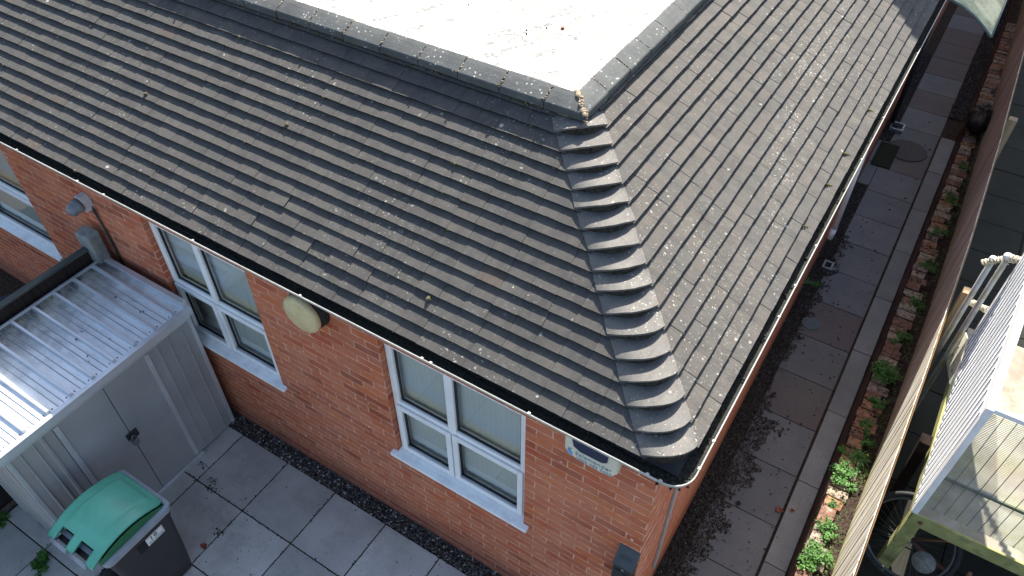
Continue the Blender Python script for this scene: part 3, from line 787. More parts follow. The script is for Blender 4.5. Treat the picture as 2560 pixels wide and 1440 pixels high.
# ------------------------------------------------------------------ WALL FITTINGS
# round bulkhead light
L = empty("wall_light", (-2.60, 0, 2.40), "round cream bulkhead light with black housing high on the brick wall between windows", "wall light")
mt = Matrix.Translation((-2.60, 0, 2.40)) @ Matrix.Rotation(R(90), 4, 'X')
b = MB(); b.smooth = True; b.lathe([(0, 0), (.165, 0), (.165, .01), (.155, .075), (.0, .08)], mt); b.build("housing", M_lampb, L)
b = MB(); b.smooth = True; b.lathe([(.150, .072), (.158, .080), (.156, .10), (.148, .118), (.135, .124), (.07, .132), (0, .134)], mt, 40); b.build("diffuser", M_lampc, L)
# alarm box
A = empty("alarm_box", (-.40, 0, 2.55), "cream alarm bell box with blue lens and phone number under the gutter", "alarm box")
b = MB()
def aout(s):   # outline, u in -1..1
    return s
pts = []
W2, Ht = .178, .135
outl = [(p_, q_*1.15) for p_, q_ in [(-.175, .09), (-.165, .125), (-.12, .135), (.12, .135), (.165, .125), (.175, .09), (.178, .0), (.172, -.06), (.15, -.088), (.09, -.10), (0, -.098), (-.09, -.088), (-.15, -.072), (-.174, -.045), (-.178, .02)]]
ax, az = -.402, 2.44
cz = lambda p, s, y: (ax+p[0]*s, y, az+p[1]*s)
n = len(outl)
V = [cz(p, 1, 0) for p in outl]+[cz(p, 1, -.045) for p in outl]+[cz(p, .93, -.062) for p in outl]+[cz(p, .8, -.068) for p in outl]
F = [(r*n+i, r*n+(i+1) % n, (r+1)*n+(i+1) % n, (r+1)*n+i) for r in range(3) for i in range(n)]+[tuple(3*n+i for i in range(n))]
b.smooth = False; b.add(V, F); b.build("case", M_cream, A, bevel=.004)
b = MB(); b.prism([(ax-.125, -.0685, az+.13), (ax+.115, -.0685, az+.13), (ax+.110, -.0685, az+.035), (ax+.08, -.0685, az+.012), (ax-.06, -.0685, az+.010), (ax-.105, -.0685, az+.035)], (0, 0, 0), (0, -.008, 0)); b.build("lens", M_navy, A, bevel=.002)
text_mesh("brand_text", "Salamander", .050, M_txt, (1, 0, 0), (0, 0, 1), (ax+.025, -.0705, az-.032), A, font_scale_x=.98)
text_mesh("phone_text", "0800 085 9692", .033, M_txt, (1, 0, 0), (0, 0, 1), (ax+.030, -.0705, az-.076), A, font_scale_x=1.1)
lz_ = az-.045
b = MB(); b.tube([(ax-.118, -.072, lz_+.034), (ax-.134, -.072, lz_+.036), (ax-.140, -.072, lz_+.024), (ax-.124, -.072, lz_+.014), (ax-.118, -.072, lz_+.0)], .0028, 6)
b.prism([(ax-.137, -.069, lz_+.008), (ax-.114, -.069, lz_+.006), (ax-.108, -.069, lz_-.016), (ax-.116, -.069, lz_-.026), (ax-.126, -.069, lz_-.014), (ax-.146, -.069, lz_-.010)], (0, 0, 0), (0, -.003, 0)); b.build("logo", M_logo, A)
# security camera
S_ = empty("security_camera", (-4.95, 0, 2.28), "grey dome security camera on a white wall bracket above the concrete post", "security camera")
b = MB(); cx, czz = -5.07, 2.275
b.prism([(cx-.055, 0, czz-.07), (cx+.055, 0, czz-.07), (cx+.055, 0, czz+.03), (cx+.03, 0, czz+.07), (cx-.03, 0, czz+.07), (cx-.055, 0, czz+.03)], (0, -.001, 0), (0, -.075, 0)); b.build("bracket", M_camw, S_, bevel=.004)
mt = Matrix.Translation((cx, -.076, czz)) @ Matrix.Rotation(R(98), 4, 'X')
b = MB(); b.smooth = True; b.lathe([(.0, 0), (.062, 0), (.064, .03), (.056, .045), (.055, .06), (.05, .085), (.036, .105), (.018, .116), (0, .118)], mt, 28); b.build("dome", M_alarm, S_)
mt2 = Matrix.Translation((cx+.012, -.148, czz-.042)) @ Matrix.Rotation(R(130), 4, 'X')
b = MB(); b.smooth = True; b.lathe([(0, .016), (.018, .014), (.024, .004), (.024, -.01)], mt2, 20); b.build("lens", M_lens, S_)
b = MB(); b.tube([(cx+.045, -.018, 2.24), (cx+.09, -.018, 1.9), (-4.97, -.018, 1.2)], .011, 8); b.build("cable", M_black, S_)
# cigarette bin
M_ashlid = simple("ash_bin_lid", (.045, .05, .055), .4, .5, var=.15)
B_ = empty("wall_ash_bin", (-.06, 0, 1.4), "slim black metal cigarette bin with perforated sloping top by the wall corner", "ash bin")
b = MB(); mx0, mx1 = -.138, -.004
b.hexa([(mx0, -.085, 1.1000), (mx1, -.085, 1.1000), (mx1, -.001, 1.1000), (mx0, -.001, 1.1000)], [(mx0, -.085, 1.4400), (mx1, -.085, 1.4400), (mx1, -.001, 1.4600), (mx0, -.001, 1.4600)])
b.build("body", M_black, B_, bevel=.004)
b = MB(); b.hexa([(mx0-.004, -.100, 1.4450), (mx1+.004, -.100, 1.4450), (mx1+.004, -.001, 1.4700), (mx0-.004, -.001, 1.4700)], [(mx0-.004, -.095, 1.4700), (mx1+.004, -.095, 1.4700), (mx1+.004, -.001, 1.5600), (mx0-.004, -.001, 1.5600)])
TOP = b.build("lid", M_ashlid, B_, bevel=.004)
b = MB()
nn_ = Vector((0, -.09, .094)).normalized(); upv = Vector((0, .094, .09)).normalized()
for i in range(11):
    for j in range(4):
        c = Vector((mx0+.027+i*.008, -.095, 1.4700))+upv*(.045+j*.008)+nn_*.0006
        b.smooth = False; rr = .0026; b.add([c+Vector((rr*math.cos(a*math.pi/3), 0, 0))+upv*rr*math.sin(a*math.pi/3) for a in range(6)], [tuple(range(6))])
b.build("perforation", M_ink, B_, normals=False)
b = MB(); b.smooth = True; b.lathe([(.009, 0), (.009, .006), (0, .007)], Matrix.Translation((-.07, -.0855, 1.4000)) @ Matrix.Rotation(R(90), 4, 'X'), 16); b.build("lock", M_alu, B_)
b = MB(); b.box(mx0+.015, -.078, -.088, -.0852, 1.3650, 1.3770); b.box(-.062, mx1-.012, -.088, -.0852, 1.3450, 1.3570); b.build("slot", M_ink, B_)

# canopy over the side door
K_ = empty("door_canopy", (0, 7.2, 2.5), "curved yellowed polycarbonate door canopy on the far side wall", "canopy")
b = MB(); y0_, y1_ = 6.56, 7.95
def can(u, v):
    x = .02+.70*u; return (x, y0_+(y1_-y0_)*v, 2.72-.30*u**2.1)
b.smooth = True; b.grid(can, 14, 4)
o = b.build("canopy_sheet", simple("yellowed_polycarbonate", (.85, .74, .44), .75, .15, var=.12, scale=3, dirt=(.20, .20, .09), dirtamt=.7, dscale=4), K_, normals=False)
sm = o.modifiers.new("thick", 'SOLIDIFY'); sm.thickness = .008
M_frame = simple("canopy_frame_grey", (.10, .13, .12), .5, .4, var=.2)
for yy in (y0_, y1_):
    b = MB(); b.tube([Vector(can(i/14, 0))*1+Vector((0, yy-y0_, -.012)) for i in range(15)], .014, 8); b.build("side_frame", M_frame, K_)
b = MB(); b.tube([(.72, y0_, 2.415), (.72, y1_, 2.415)], .012, 8); b.build("front_rail", M_frame, K_)
b = MB(); b.box(.001, .05, y0_+.02, y0_+.06, 2.35, 2.62); b.build("wall_arm", M_camw, K_)

# ------------------------------------------------------------------ PATH ITEMS
b = MB()
b.prism([(.05, 7.45, .001), (.30, 7.45, .001), (.30, 8.06, .001), (.05, 8.06, .001)], (0, 0, 0), (0, 0, .016))
tag(b.build("doormat", M_mat, bevel=.004), "dark rectangular fibre doormat at the side door on the shaded path", "doormat")
b = MB(); b.smooth = False; b.lathe([(0, .012), (.255, .012), (.262, .004)], Matrix.Translation((.40, 8.02, 0)), 40)
tag(b.build("manhole_cover", M_iron), "large round dark manhole cover partly under the doormat", "manhole cover")
b = MB(); b.lathe([(0, .010), (.095, .010), (.10, .003)], Matrix.Translation((.25, 4.15, 0)), 32)
tag(b.build("drain_cover", M_blueiron), "small round blue-grey drain cover beside the gravel on the path", "drain cover")
b = MB(); 
for (a, c, d, e) in ((.06, .24, 8.40, 8.42), (.06, .24, 8.58, 8.60), (.06, .08, 8.42, 8.58), (.22, .24, 8.42, 8.58)): b.box(a, c, d, e, .004, .05)
tag(b.build("gully_surround", M_alarm), "small white square gully frame at the foot of the dark downpipe", "gully")
b = MB()
for (a, c, d, e) in ((.09, .20, 5.08, 5.10), (.09, .20, 5.20, 5.22), (.09, .11, 5.10, 5.20), (.18, .20, 5.10, 5.20)): b.box(a, c, d, e, .004, .03)
tag(b.build("gully_surround", M_alarm), "small pale gully frame below the white downpipe", "gully")

# dead leaf litter
def litter(b, x, y, z, r):
    c = Vector((x, y, z)); a = rnd(0, 6.28); n = 6; t = Vector((rnd(-.5, .5), rnd(-.5, .5), 1)).normalized(); u = t.orthogonal().normalized(); v = t.cross(u)
    P = [c+Vector((0, 0, r*.3))]+[c+(u*math.cos(a+i*6.283/n)+v*math.sin(a+i*6.283/n))*r*rnd(.45, 1.15)+Vector((0, 0, rnd(0, r*.4))) for i in range(n)]
    b.add(P, [(0, 1+i, 1+(i+1) % n) for i in range(n)])
b = MB(); cnt = 0
while cnt < 4200:
    y = rnd(.5, 5.6); litter(b, abs(random.gauss(.05, .06)), y, .004+rnd(0, .006), rnd(.004, .012)); cnt += 1
cnt = 0
while cnt < 8500:
    y = rnd(.5, 5.8); x = rnd(.10, .70)
    edge_ = (.33 if y < 2.7 else .21)+.15*noise.noise(Vector((y*1.7, 3, 0)))+.09*noise.noise(Vector((y*6, 8, 0)))
    d = noise.noise(Vector((x*15, y*13, 5)))*.12+noise.noise(Vector((x*40, y*36, 5)))*.05
    if x > edge_+d:
        if random.random() > .012: continue
    cnt += 1; litter(b, x, y, .003+rnd(0, .006), rnd(.003, .010))
for i in range(110): litter(b, rnd(.16, .93), rnd(1, 9), .006, rnd(.005, .018))
tag(b.build("leaf_litter", M_litter, normals=False), "dark crumbled dead leaves scattered over the gravel and side path", "leaf litter", kind="stuff")
b = MB()
for i in range(1300):   # crumbs on the front patio, mostly along the joints
    k = random.randint(-1, 5)
    if random.random() < .85:
        if random.random() < .5: x, y = x0+k*S+rnd(-.012, .012), rnd(-1.9, -.16)
        else: x, y = rnd(-4.1, -.5), -g0-S*random.randint(0, 3)+rnd(-.012, .012)
    else: x, y = rnd(-4, -.5), rnd(-1.8, -.16)
    litter(b, x, y, .002, rnd(.003, .009))
for (cx_, cy_) in ((-3.99, -.60), (-3.72, -.73), (-3.78, -.66), (-3.35, -1.0), (-3.9, -1.1)):
    for i in range(26): litter(b, cx_+rnd(-.05, .05), cy_+rnd(-.03, .03), .003, rnd(.004, .010))
tag(b.build("leaf_litter", M_litter, normals=False), "sparse dark crumbs along the patio slab joints", "leaf litter", kind="stuff")
def leaf(name, x, y, z, r, lab):
    b = MB(); a = rnd(0, 6.28); P = []
    for i in range(9):
        t = i/8*2*math.pi; rr = r*(1+.25*math.cos(5*t)); P.append((x+math.cos(t+a)*rr, y+math.sin(t+a)*rr*.7, z+.006+.01*abs(math.sin(t*1.5))))
    P = P[:-1]; P.append((x, y, z+.004)); b.add(P, [(i, (i+1) % 8, 8) for i in range(8)])
    o = b.build(name, M_redleaf, normals=False); tag(o, lab, "leaf")
leaf("dead_leaf", .69, 1.80, .004, .035, "curled red-brown dead leaf on the side path beside the kerb")
leaf("dead_leaf", -3.36, -1.15, .004, .035, "red dead leaf on the patio slab just beyond the wheelie bin")
leaf("dead_leaf", .79, 1.84, .026, .022, "small brown leaf lying on the pale kerb")

# ------------------------------------------------------------------ BRICK EDGING ROW
br = []
y = -.3; i = 0
proto = None
while y < 12.5:
    ln = rnd(.095, .125) if y > 1.9 or random.random() < .4 else rnd(.15, .2)
    wdt = rnd(.13, .20) if ln < .13 else rnd(.11, .13)
    b = MB(); xa = .985+rnd(-.006, .01); h = .15+rnd(-.008, .012); nx, ny = 5, 4
    V = []
    for jj in range(ny+1):
        for ii in range(nx+1):
            ex = 1-.08*((ii in (0, nx)) + 0); px = xa+wdt*ii/nx; py = y+ln*jj/ny
            e_ = (ii in (0, nx)) or (jj in (0, ny)); V.append((px+rnd(-.003, .003), py+rnd(-.003, .003), h-(.006 if e_ else 0)+rnd(-.003, .003)))
    m_ = nx+1; F = [(jj*m_+ii, jj*m_+ii+1, (jj+1)*m_+ii+1, (jj+1)*m_+ii) for jj in range(ny) for ii in range(nx)]
    b.add(V, F)
    ring = [ii for ii in range(m_)]+[jj*m_+nx for jj in range(1, ny+1)]+[ny*m_+ii for ii in range(nx-1, -1, -1)]+[jj*m_ for jj in range(ny-1, 0, -1)]
    o_ = len(ring); b.add([V[q] for q in ring]+[(V[q][0], V[q][1], .06) for q in ring], [(q, (q+1) % o_, (q+1) % o_+o_, q+o_) for q in range(o_)])
    br.append((b, y)); y += ln+rnd(.008, .02)
def edging(name, c):
    m = NT(name, .92, .15)
    q = m.ramp(m.noise(9, 5), [(.3, tuple(v*.75 for v in c)), (.7, tuple(v*1.2 for v in c))])
    q = m.mix(m.ramp(m.noise(26, 6, .7), [(.45, 0.0), (.6, .85)]), q, (.075, .06, .042))
    q = m.mix(m.ramp(m.noise(12, 4, .7, vec=m.map(loc=(4, 2, 1))), [(.55, 0.0), (.68, .6)]), q, (.40, .36, .30))
    m.col(q); m.bump(m.noise(45, 5), 1, .008); return m.m
MARKS = [(1.0, "running off the bottom edge of the frame"), (1.45, "under the dense clump nearest the frame bottom"), (1.75, "under the second nearest green clump"), (2.02, "by the tiny green sprig"), (2.36, "under the wide leafy clump"), (2.62, "beside the spiky grass tuft"), (2.85, "by the thin weed against the fence"), (3.05, "by the small round weed"), (3.3, "just nearer than the largest clump"), (3.72, "under the largest leafy clump"),
 (4.05, "just past the largest leafy clump"), (4.3, "beside the little round weed"), (4.6, "past the straggly weed"), (4.9, "where the fence shadow begins"), (5.25, "just inside the fence shadow"), (5.6, "beside the shaded creeping weed"), (5.95, "between two shaded weeds"), (6.3, "beside the dark halfway weed"), (6.65, "before the bushy shaded weed"), (7.0, "under the bushy shaded weed"), (7.4, "past the bushy shaded weed"),
 (7.8, "beside the low dark far weed"), (8.3, "just before the black bag"), (8.9, "next to the black bag"), (9.4, "just past the black bag"), (10.2, "beyond the end of the kerb"), (11.2, "alongside the canopy"), (12.2, "at the far end in darkness")]
kinds = [("orange", edging("orange_old_brick", (.33, .165, .09))), ("buff", edging("buff_old_brick", (.34, .28, .20))), ("pinkish grey", edging("pink_grey_old_brick", (.29, .22, .18))), ("dull red", edging("red_old_brick", (.23, .12, .085)))]
for b, y in br:
    nm, mt_ = random.choice(kinds); 
    if 2.85 < y < 3.1: nm, mt_ = kinds[0]
    o = b.build("edging_brick", mt_, None, normals=False)
    near = min(MARKS, key=lambda q: abs(q[0]-y))
    tag(o, "worn %s brick of the edging row %s" % (nm, near[1]), "brick", "bricks edging the soil bed")

# ------------------------------------------------------------------ WEEDS
def leafquad(b, c, d, up, ln, wd):
    s = d.cross(up).normalized()
    b.add([c, c+d*ln*.5+s*wd*.5, c+d*ln+up*ln*-.1, c+d*ln*.5-s*wd*.5], [(0, 1, 2, 3)])
def weed(x, y, z, r, h, n, lab, kind="leafy", group=None, ls=.024, flower=False):
    if group: r *= 1.15; n = int(n*1.7)
    root = empty("weed", (x, y, z), lab, "weed", group)
    b = MB(); s = MB()
    if kind == "leafy":
        stems = []
        for i in range(max(5, n//40)):
            a = rnd(0, 6.28); rr = r*math.sqrt(random.random())
            tip = Vector((x+math.cos(a)*rr, y+math.sin(a)*rr*1.25, z+h*rnd(.4, 1)*(1-.5*rr/r)))
            s.tube([(x+math.cos(a)*rr*.2, y+math.sin(a)*rr*.2, z-.01), tip.lerp(Vector((x, y, z)), .45)+Vector((0, 0, h*.2)), tip], .0016, 5, .0008)
            stems.append(tip)
        for i in range(n):
            t = random.choice(stems); c = t.lerp(Vector((x, y, z)), rnd(0, .8)**1.5)+Vector((rnd(-1, 1), rnd(-1, 1), rnd(-.5, .6)))*r*.22
            c.z = max(c.z, z-.005)
            d = Vector((rnd(-1, 1), rnd(-1, 1), rnd(-.25, .5))).normalized(); up = Vector((rnd(-.4, .4), rnd(-.4, .4), 1)).normalized()
            leafquad(b, c, d, up, ls*rnd(.6, 1.3), ls*rnd(.5, .9))
    else:
        for i in range(n):
            a = rnd(0, 6.28); ln = r*rnd(.6, 1.3); d = Vector((math.cos(a), math.sin(a), 0)); c = Vector((x, y, z)); sd = Vector((-math.sin(a), math.cos(a), 0))*.0035
            P = [c+d*ln*t+Vector((0, 0, h*1.6*t*(1.1-t)*rnd(.8, 1.2))) for t in (0, .35, .7, 1)]
            b.add([P[0]-sd, P[0]+sd, P[1]+sd, P[1]-sd, P[2]+sd*.7, P[2]-sd*.7, P[3]], [(0, 1, 2, 3), (3, 2, 4, 5), (5, 4, 6)])
        s.tube([(x, y, z-.01), (x, y, z+.02)], .004, 5)
    b.build("foliage", M_leaf, root, normals=False); s.build("stem", M_leaf, root, normals=False)
    if flower:
        f = MB(); blob(f, (x+.07, y+.05, z+.05), .009); f.build("flower", simple("yellow_petal", (.7, .5, .02), .6), root, normals=False)
Wd = [(1.09, 3.72, .115, .13, 640, "largest bright green leafy clump among the sunlit bricks", "leafy"), (1.12, 3.30, .075, .07, 210, "low green weed just nearer than the largest leafy clump", "leafy"),
      (1.11, 2.98, .07, .06, 200, "small round green weed in front of an orange brick", "leafy"), (1.14, 2.80, .06, .05, 140, "thin green weed against the fence by orange bricks", "leafy"),
      (1.12, 2.60, .11, .10, 46, "spiky grass tuft growing between bricks and fence", "grass"), (1.05, 2.36, .105, .10, 520, "wide leafy clump spilling over the bed edge", "leafy"),
      (1.15, 2.25, .06, .08, 24, "short grassy tuft behind the wide leafy clump", "grass"), (1.06, 2.02, .04, .03, 90, "tiny green sprig on a pale grey brick", "leafy"),
      (1.08, 1.72, .08, .08, 330, "dense green clump second nearest to the frame bottom", "leafy"), (1.06, 1.42, .115, .11, 640, "dense green clump nearest to the frame bottom", "leafy"),
      (1.14, 4.35, .07, .06, 190, "straggly green weed just past the largest leafy clump", "leafy"), (1.06, 4.25, .045, .04, 110, "little round weed on an orange brick edge", "leafy"),
      (1.13, 4.9, .08, .05, 230, "dull green creeping weed where the fence shadow begins", "leafy"), (1.12, 5.6, .09, .06, 260, "shaded green weed beside the dark part of the fence", "leafy"),
      (1.10, 6.25, .09, .06, 240, "dark green weed halfway along the shaded bricks", "leafy"), (1.12, 7.0, .11, .08, 320, "bushy dark weed in the shaded far part of the bed", "leafy"),
      (1.10, 7.8, .09, .06, 220, "low dark weed beyond the bushy shaded one", "leafy"), (1.10, 8.8, .10, .07, 260, "farthest green weed beneath the fence, near the black bag", "leafy"),
      (.985, 2.62, .03, .03, 60, "tiny yellow-green sprout hanging over the bed edge", "leafy")]
for (x, y, r, h, n, lab, kd) in Wd: weed(x, y, .13, r, h, n, lab, kd, "weeds in the brick edged bed", flower=(kd == "grass" and y > 2.5))
weed(-4.40, -1.98, 0, .10, .10, 150, "leafy green weed in the slab joint beside the wheelie bin", "leafy", None, .045)
weed(-5.02, -1.93, 0, .07, .07, 70, "small green weed by the shed's outer corner at frame edge", "leafy", None, .04)
weed(.09, 4.75, 0, .10, .06, 180, "shaded green weed in the gravel by the side wall", "leafy", None, .02)

# low creeping cover between the bricks and the fence
b = MB()
for i in range(5200):
    y = rnd(.5, 9.5); x = 1.24-abs(random.gauss(0, .075))
    if x < .99 or noise.noise(Vector((x*9, y*4, 3)))+noise.noise(Vector((x*20, y*15, 1)))*.5 < -.02: continue
    d = Vector((rnd(-1, 1), rnd(-1, 1), rnd(0, .7))).normalized(); leafquad(b, Vector((x, y, .14+rnd(0, .022))), d, Vector((rnd(-.3, .3), rnd(-.3, .3), 1)).normalized(), rnd(.008, .02), rnd(.006, .013))
tag(b.build("ground_cover", M_cover, normals=False), "low creeping green moss and seedlings along the foot of the fence", "ground cover", kind="stuff")
b = MB()
for i in range(2200):
    y = rnd(.5, 9.5); x = rnd(.985, 1.24)
    if noise.noise(Vector((x*12, y*7, 9))) < 0: continue
    blob(b, (x, y, .145+rnd(-.004, .01)), rnd(.003, .010))
tag(b.build("soil_crumbs", M_soil, normals=False), "dark soil crumbs and rubble spread over the edging bricks", "soil", kind="stuff")
# black bag by the fence
b = MB(); b.smooth = True
def bag(u, v):
    a = u*2*math.pi; ph = v*math.pi; r = .5+.12*noise.noise(Vector((math.cos(a)*2, math.sin(a)*2, v*4)))+.05*noise.noise(Vector((math.cos(a)*7, math.sin(a)*7, v*9)))
    return (1.08+.26*math.sin(ph)*math.cos(a)*r*1.2, 8.9+.55*math.sin(ph)*math.sin(a)*r*1.2, .27-.3*math.cos(ph)*r)
b.grid(bag, 30, 16); tag(b.build("bin_bag", simple("black_bag", (.008, .008, .009), .6, .3, var=.3), normals=False), "crumpled black bag sitting on the bricks in deep shade", "bag")

# ------------------------------------------------------------------ FENCE
F_ = empty("timber_fence", (1.25, 3, .15), "weathered feather-edge timber fence beside the brick edged bed", "fence")
fp = [(1.195, -.8), (1.235, .9), (1.268, 2.9), (1.284, 4.7), (1.265, 6.6), (1.205, 9.0), (1.13, 12.5), (1.06, 15.5)]
def fx(y):
    for (a, ya), (c, yc) in zip(fp[:-1], fp[1:]):
        if ya <= y <= yc: return a+(c-a)*(y-ya)/(yc-ya)
    return fp[-1][0]
FT = 1.27
b = MB(); y = -.8
while y < 15.2:
    wd = .098+rnd(-.006, .006); xa, xb = fx(y), fx(y+wd+.01); zt = FT+rnd(-.006, .006); zb = .14+rnd(0, .02); t = rnd(-.002, .003)
    # wedge board: thick edge proud towards the path
    b.hexa([(xa-.007+t, y, zb), (xa-.0, y, zb), (xb+.001, y+wd+.022, zb), (xb-.004, y+wd+.022, zb)],
           [(xa-.007+t, y, zt), (xa-.0, y, zt), (xb+.001, y+wd+.022, zt), (xb-.004, y+wd+.022, zt)]); y += wd
b.build("board_panel", M_fence, F_, bevel=.0015, seg=1)
for z in (.35, 1.20):
    b = MB()
    for (a, ya), (c, yc) in zip(fp[:-1], fp[1:]):
        b.hexa([(a+.004, ya, z-.04), (a+.018, ya, z-.04), (c+.018, yc, z-.04), (c+.004, yc, z-.04)], [(a+.004, ya, z+.04), (a+.018, ya, z+.035), (c+.018, yc, z+.035), (c+.004, yc, z+.04)])
    b.build("rail", M_rail, F_)
for y in (3.74, 7.42, 11.5):
    b = MB(); xa = fx(y)+.047; b.box(xa, xa+.095, y, y+.095, .1, 1.43 if y < 5 else 1.15)
    b.build("post", M_post, F_, bevel=.005)

# ------------------------------------------------------------------ NEIGHBOUR'S LANDING
N_ = empty("raised_metal_landing", (1.5, 1.6, .2), "algae stained steel landing with tread plate floor and white wire mesh sides", "metal landing")
XL, YN, ZF = 1.50, 1.60, 1.07
b = MB(); b.box(XL+.01, 3.2, YN+.01, 3.75, ZF-.03, ZF); b.build("floor", M_tread, N_)
b = MB(); b.box(XL, 3.2, YN-.012, YN+.009, ZF-.13, ZF+.006); b.box(XL-.006, XL+.009, YN+.009, 3.3, ZF-.11, ZF+.008); b.build("edge_channel", M_algae, N_, bevel=.004)
for (x, y) in ((XL+.0, YN+.012), (XL+1.15, YN+.012)):
    b = MB(); b.box(x, x+.10, y, y+.10, .2, ZF-.031); b.build("leg", M_algae, N_, bevel=.004)
b = MB(); b.lathe([(0, 0), (.016, 0), (.016, .010), (0, .012)], Matrix.Translation((XL+.075, YN-.012, ZF-.06)) @ Matrix.Rotation(R(90), 4, 'X'), 12); b.build("bolt", M_brownt, N_)
# front mesh parapet (in the plane y = YN)
PT = 2.355
def bar(b, p, q, r=.0022):   # square wire
    p, q = Vector(p), Vector(q); t = (q-p).normalized(); a = t.orthogonal().normalized()*r; c = t.cross(a)
    b.hexa([p+a, p+c, p-a, p-c], [q+a, q+c, q-a, q-c])
b = MB(); z = ZF+.09
while z < PT-.03: bar(b, (XL+.02, YN+.03, z), (2.75, YN+.03, z), .0027); z += .0150
x = XL+.10
while x < 2.75: bar(b, (x, YN+.024, ZF+.09), (x, YN+.024, PT-.02), .003); x += .076
b.build("mesh_panel", M_meshd, N_, normals=False)
b = MB(); b.box(XL+.03, 2.8, YN+.012, YN+.045, PT-.045, PT-.005); b.build("top_rail", M_meshw, N_, bevel=.006)
b = MB(); b.box(XL+.03, 2.8, YN+.032, YN+.06, 1.515, 1.555); b.build("mid_rail", M_meshd, N_, bevel=.004)
M_meshg = simple("shadow_line_wire", (.17, .175, .18), .6, .3, var=.3)  # dark colour for the upright wires, painting shadow lines on the side mesh
# side mesh parapet, rising to the far end
def side_z(y, top): return (PT+.275*(y-YN)) if top else (ZF+.01+.165*(y-YN))
YF = 3.29
b = MB(); 
nz = 104
for i in range(nz):
    t = i/(nz-1); bar(b, (XL-.012, YN+.03, ZF+.05+(PT-.07-ZF-.05)*t), (XL-.012, YF-.03, side_z(YF, 0)+.04+(side_z(YF, 1)-.07-side_z(YF, 0)-.04)*t), .0032)
y = YN+.06
while y < YF-.02: b.cur = 1; bar(b, (XL-.020, y, side_z(y, 0)+.03), (XL-.018, y, side_z(y, 1)-.14), .0042); y += .085
b.build("mesh_panel", [M_meshw, M_meshg], N_, normals=False)
b = MB()
b.hexa([(XL-.02, YN-.01, PT-.10), (XL+.03, YN-.01, PT-.10), (XL+.03, YF, side_z(YF, 1)-.10), (XL-.02, YF, side_z(YF, 1)-.10)], [(XL-.02, YN-.01, PT), (XL+.03, YN-.01, PT), (XL+.03, YF, side_z(YF, 1)), (XL-.02, YF, side_z(YF, 1))])
b.box(XL-.016, XL+.028, YN-.012, YN+.03, ZF+.008, PT-.101)
b.hexa([(XL-.016, YF-.03, side_z(YF, 0)), (XL+.02, YF-.03, side_z(YF, 0)), (XL+.02, YF, side_z(YF, 0)), (XL-.016, YF, side_z(YF, 0))], [(XL-.016, YF-.03, side_z(YF, 1)-.102), (XL+.02, YF-.03, side_z(YF, 1)-.102), (XL+.02, YF, side_z(YF, 1)-.102), (XL-.016, YF, side_z(YF, 1)-.102)])
b.hexa([(XL-.018, YN+.03, ZF+.008), (XL+.016, YN+.03, ZF+.008), (XL+.016, YF-.03, side_z(YF, 0)-.012), (XL-.018, YF-.03, side_z(YF, 0)-.012)], [(XL-.018, YN+.03, ZF+.05), (XL+.016, YN+.03, ZF+.05), (XL+.016, YF-.03, side_z(YF, 0)+.035), (XL-.018, YF-.03, side_z(YF, 0)+.035)])
b.build("side_frame", M_meshw, N_, bevel=.004)
# gusset plate with bolts
b = MB(); b.prism([(XL-.03, 3.70, .96), (XL-.03, 3.54, .78), (XL-.03, 2.86, 1.19), (XL-.03, 2.95, 1.285), (XL-.03, 3.30, 1.345), (XL-.03, 3.5, 1.22)], (0, 0, 0), (.008, 0, 0)); b.build("gusset_plate", M_cream, N_, bevel=.002)
for (yy, zz) in ((3.52, .95), (3.42, 1.0), (3.38, 1.14), (3.05, 1.17), (2.98, 1.21)):
    b = MB(); b.lathe([(0, 0), (.013, 0), (.013, .012), (0, .013)], Matrix.Translation((XL-.03, yy, zz)) @ Matrix.Rotation(R(-90), 4, 'Y'), 6); b.build("bolt", M_alu, N_)
# brown brace from floor edge to ground
b = MB(); b.hexa([(1.40, 1.98, .2), (1.47, 1.98, .2), (1.47, 2.07, .2), (1.40, 2.07, .2)], [(1.405, 2.20, 1.14), (1.475, 2.20, 1.14), (1.475, 2.30, 1.14), (1.405, 2.30, 1.14)])
b.hexa([(1.392, 1.99, .45), (1.399, 1.99, .45), (1.399, 2.06, .45), (1.392, 2.06, .45)], [(1.392, 2.20, 1.15), (1.404, 2.20, 1.15), (1.404, 2.29, 1.15), (1.392, 2.29, 1.15)])
b.build("brace", simple("shaded_brown_timber", (.014, .009, .007), .9, .1, var=.4, scale=9), N_)  # wood colour darkened so the brace looks shaded
# poles and rope-wrapped rails with fairy lights
P_ = empty("rope_wrapped_handrail", (1.4, 3.3, .2), "galvanised pole handrail wrapped with pale rope and fairy lights behind the fence", "handrail")
for (x, y, zt) in ((1.35, 3.44, 2.07), (1.42, 3.36, 2.20)):
    b = MB(); b.tube([(x, y, .2), (x, y, zt)], .023, 14); b.build("pole", M_galv, P_)
def roped(p, q, r, pitch, name):
    p, q = Vector(p), Vector(q); b = MB(); b.tube([p, q], r*.6, 8)
    t = (q-p); ln = t.length; t.normalize(); a = t.orthogonal().normalized(); c = t.cross(a); n = int(ln/pitch*14); pts = []
    for i in range(n):
        s = i/n*ln; an = s/pitch*2*math.pi; pts.append(p+t*s+(a*math.cos(an)+c*math.sin(an))*r*(1+.15*math.sin(s*40)))
    b.tube(pts, r*.42, 6); b.build(name, M_rope, P_)
roped((1.30, 3.46, 2.0), (1.43, 3.36, 2.19), .018, .03, "rope"); roped((1.43, 3.36, 2.19), (1.75, 3.05, 2.50), .022, .035, "rope")
roped((1.39, 3.50, 1.55), (1.50, 3.34, 1.66), .02, .03, "rope")
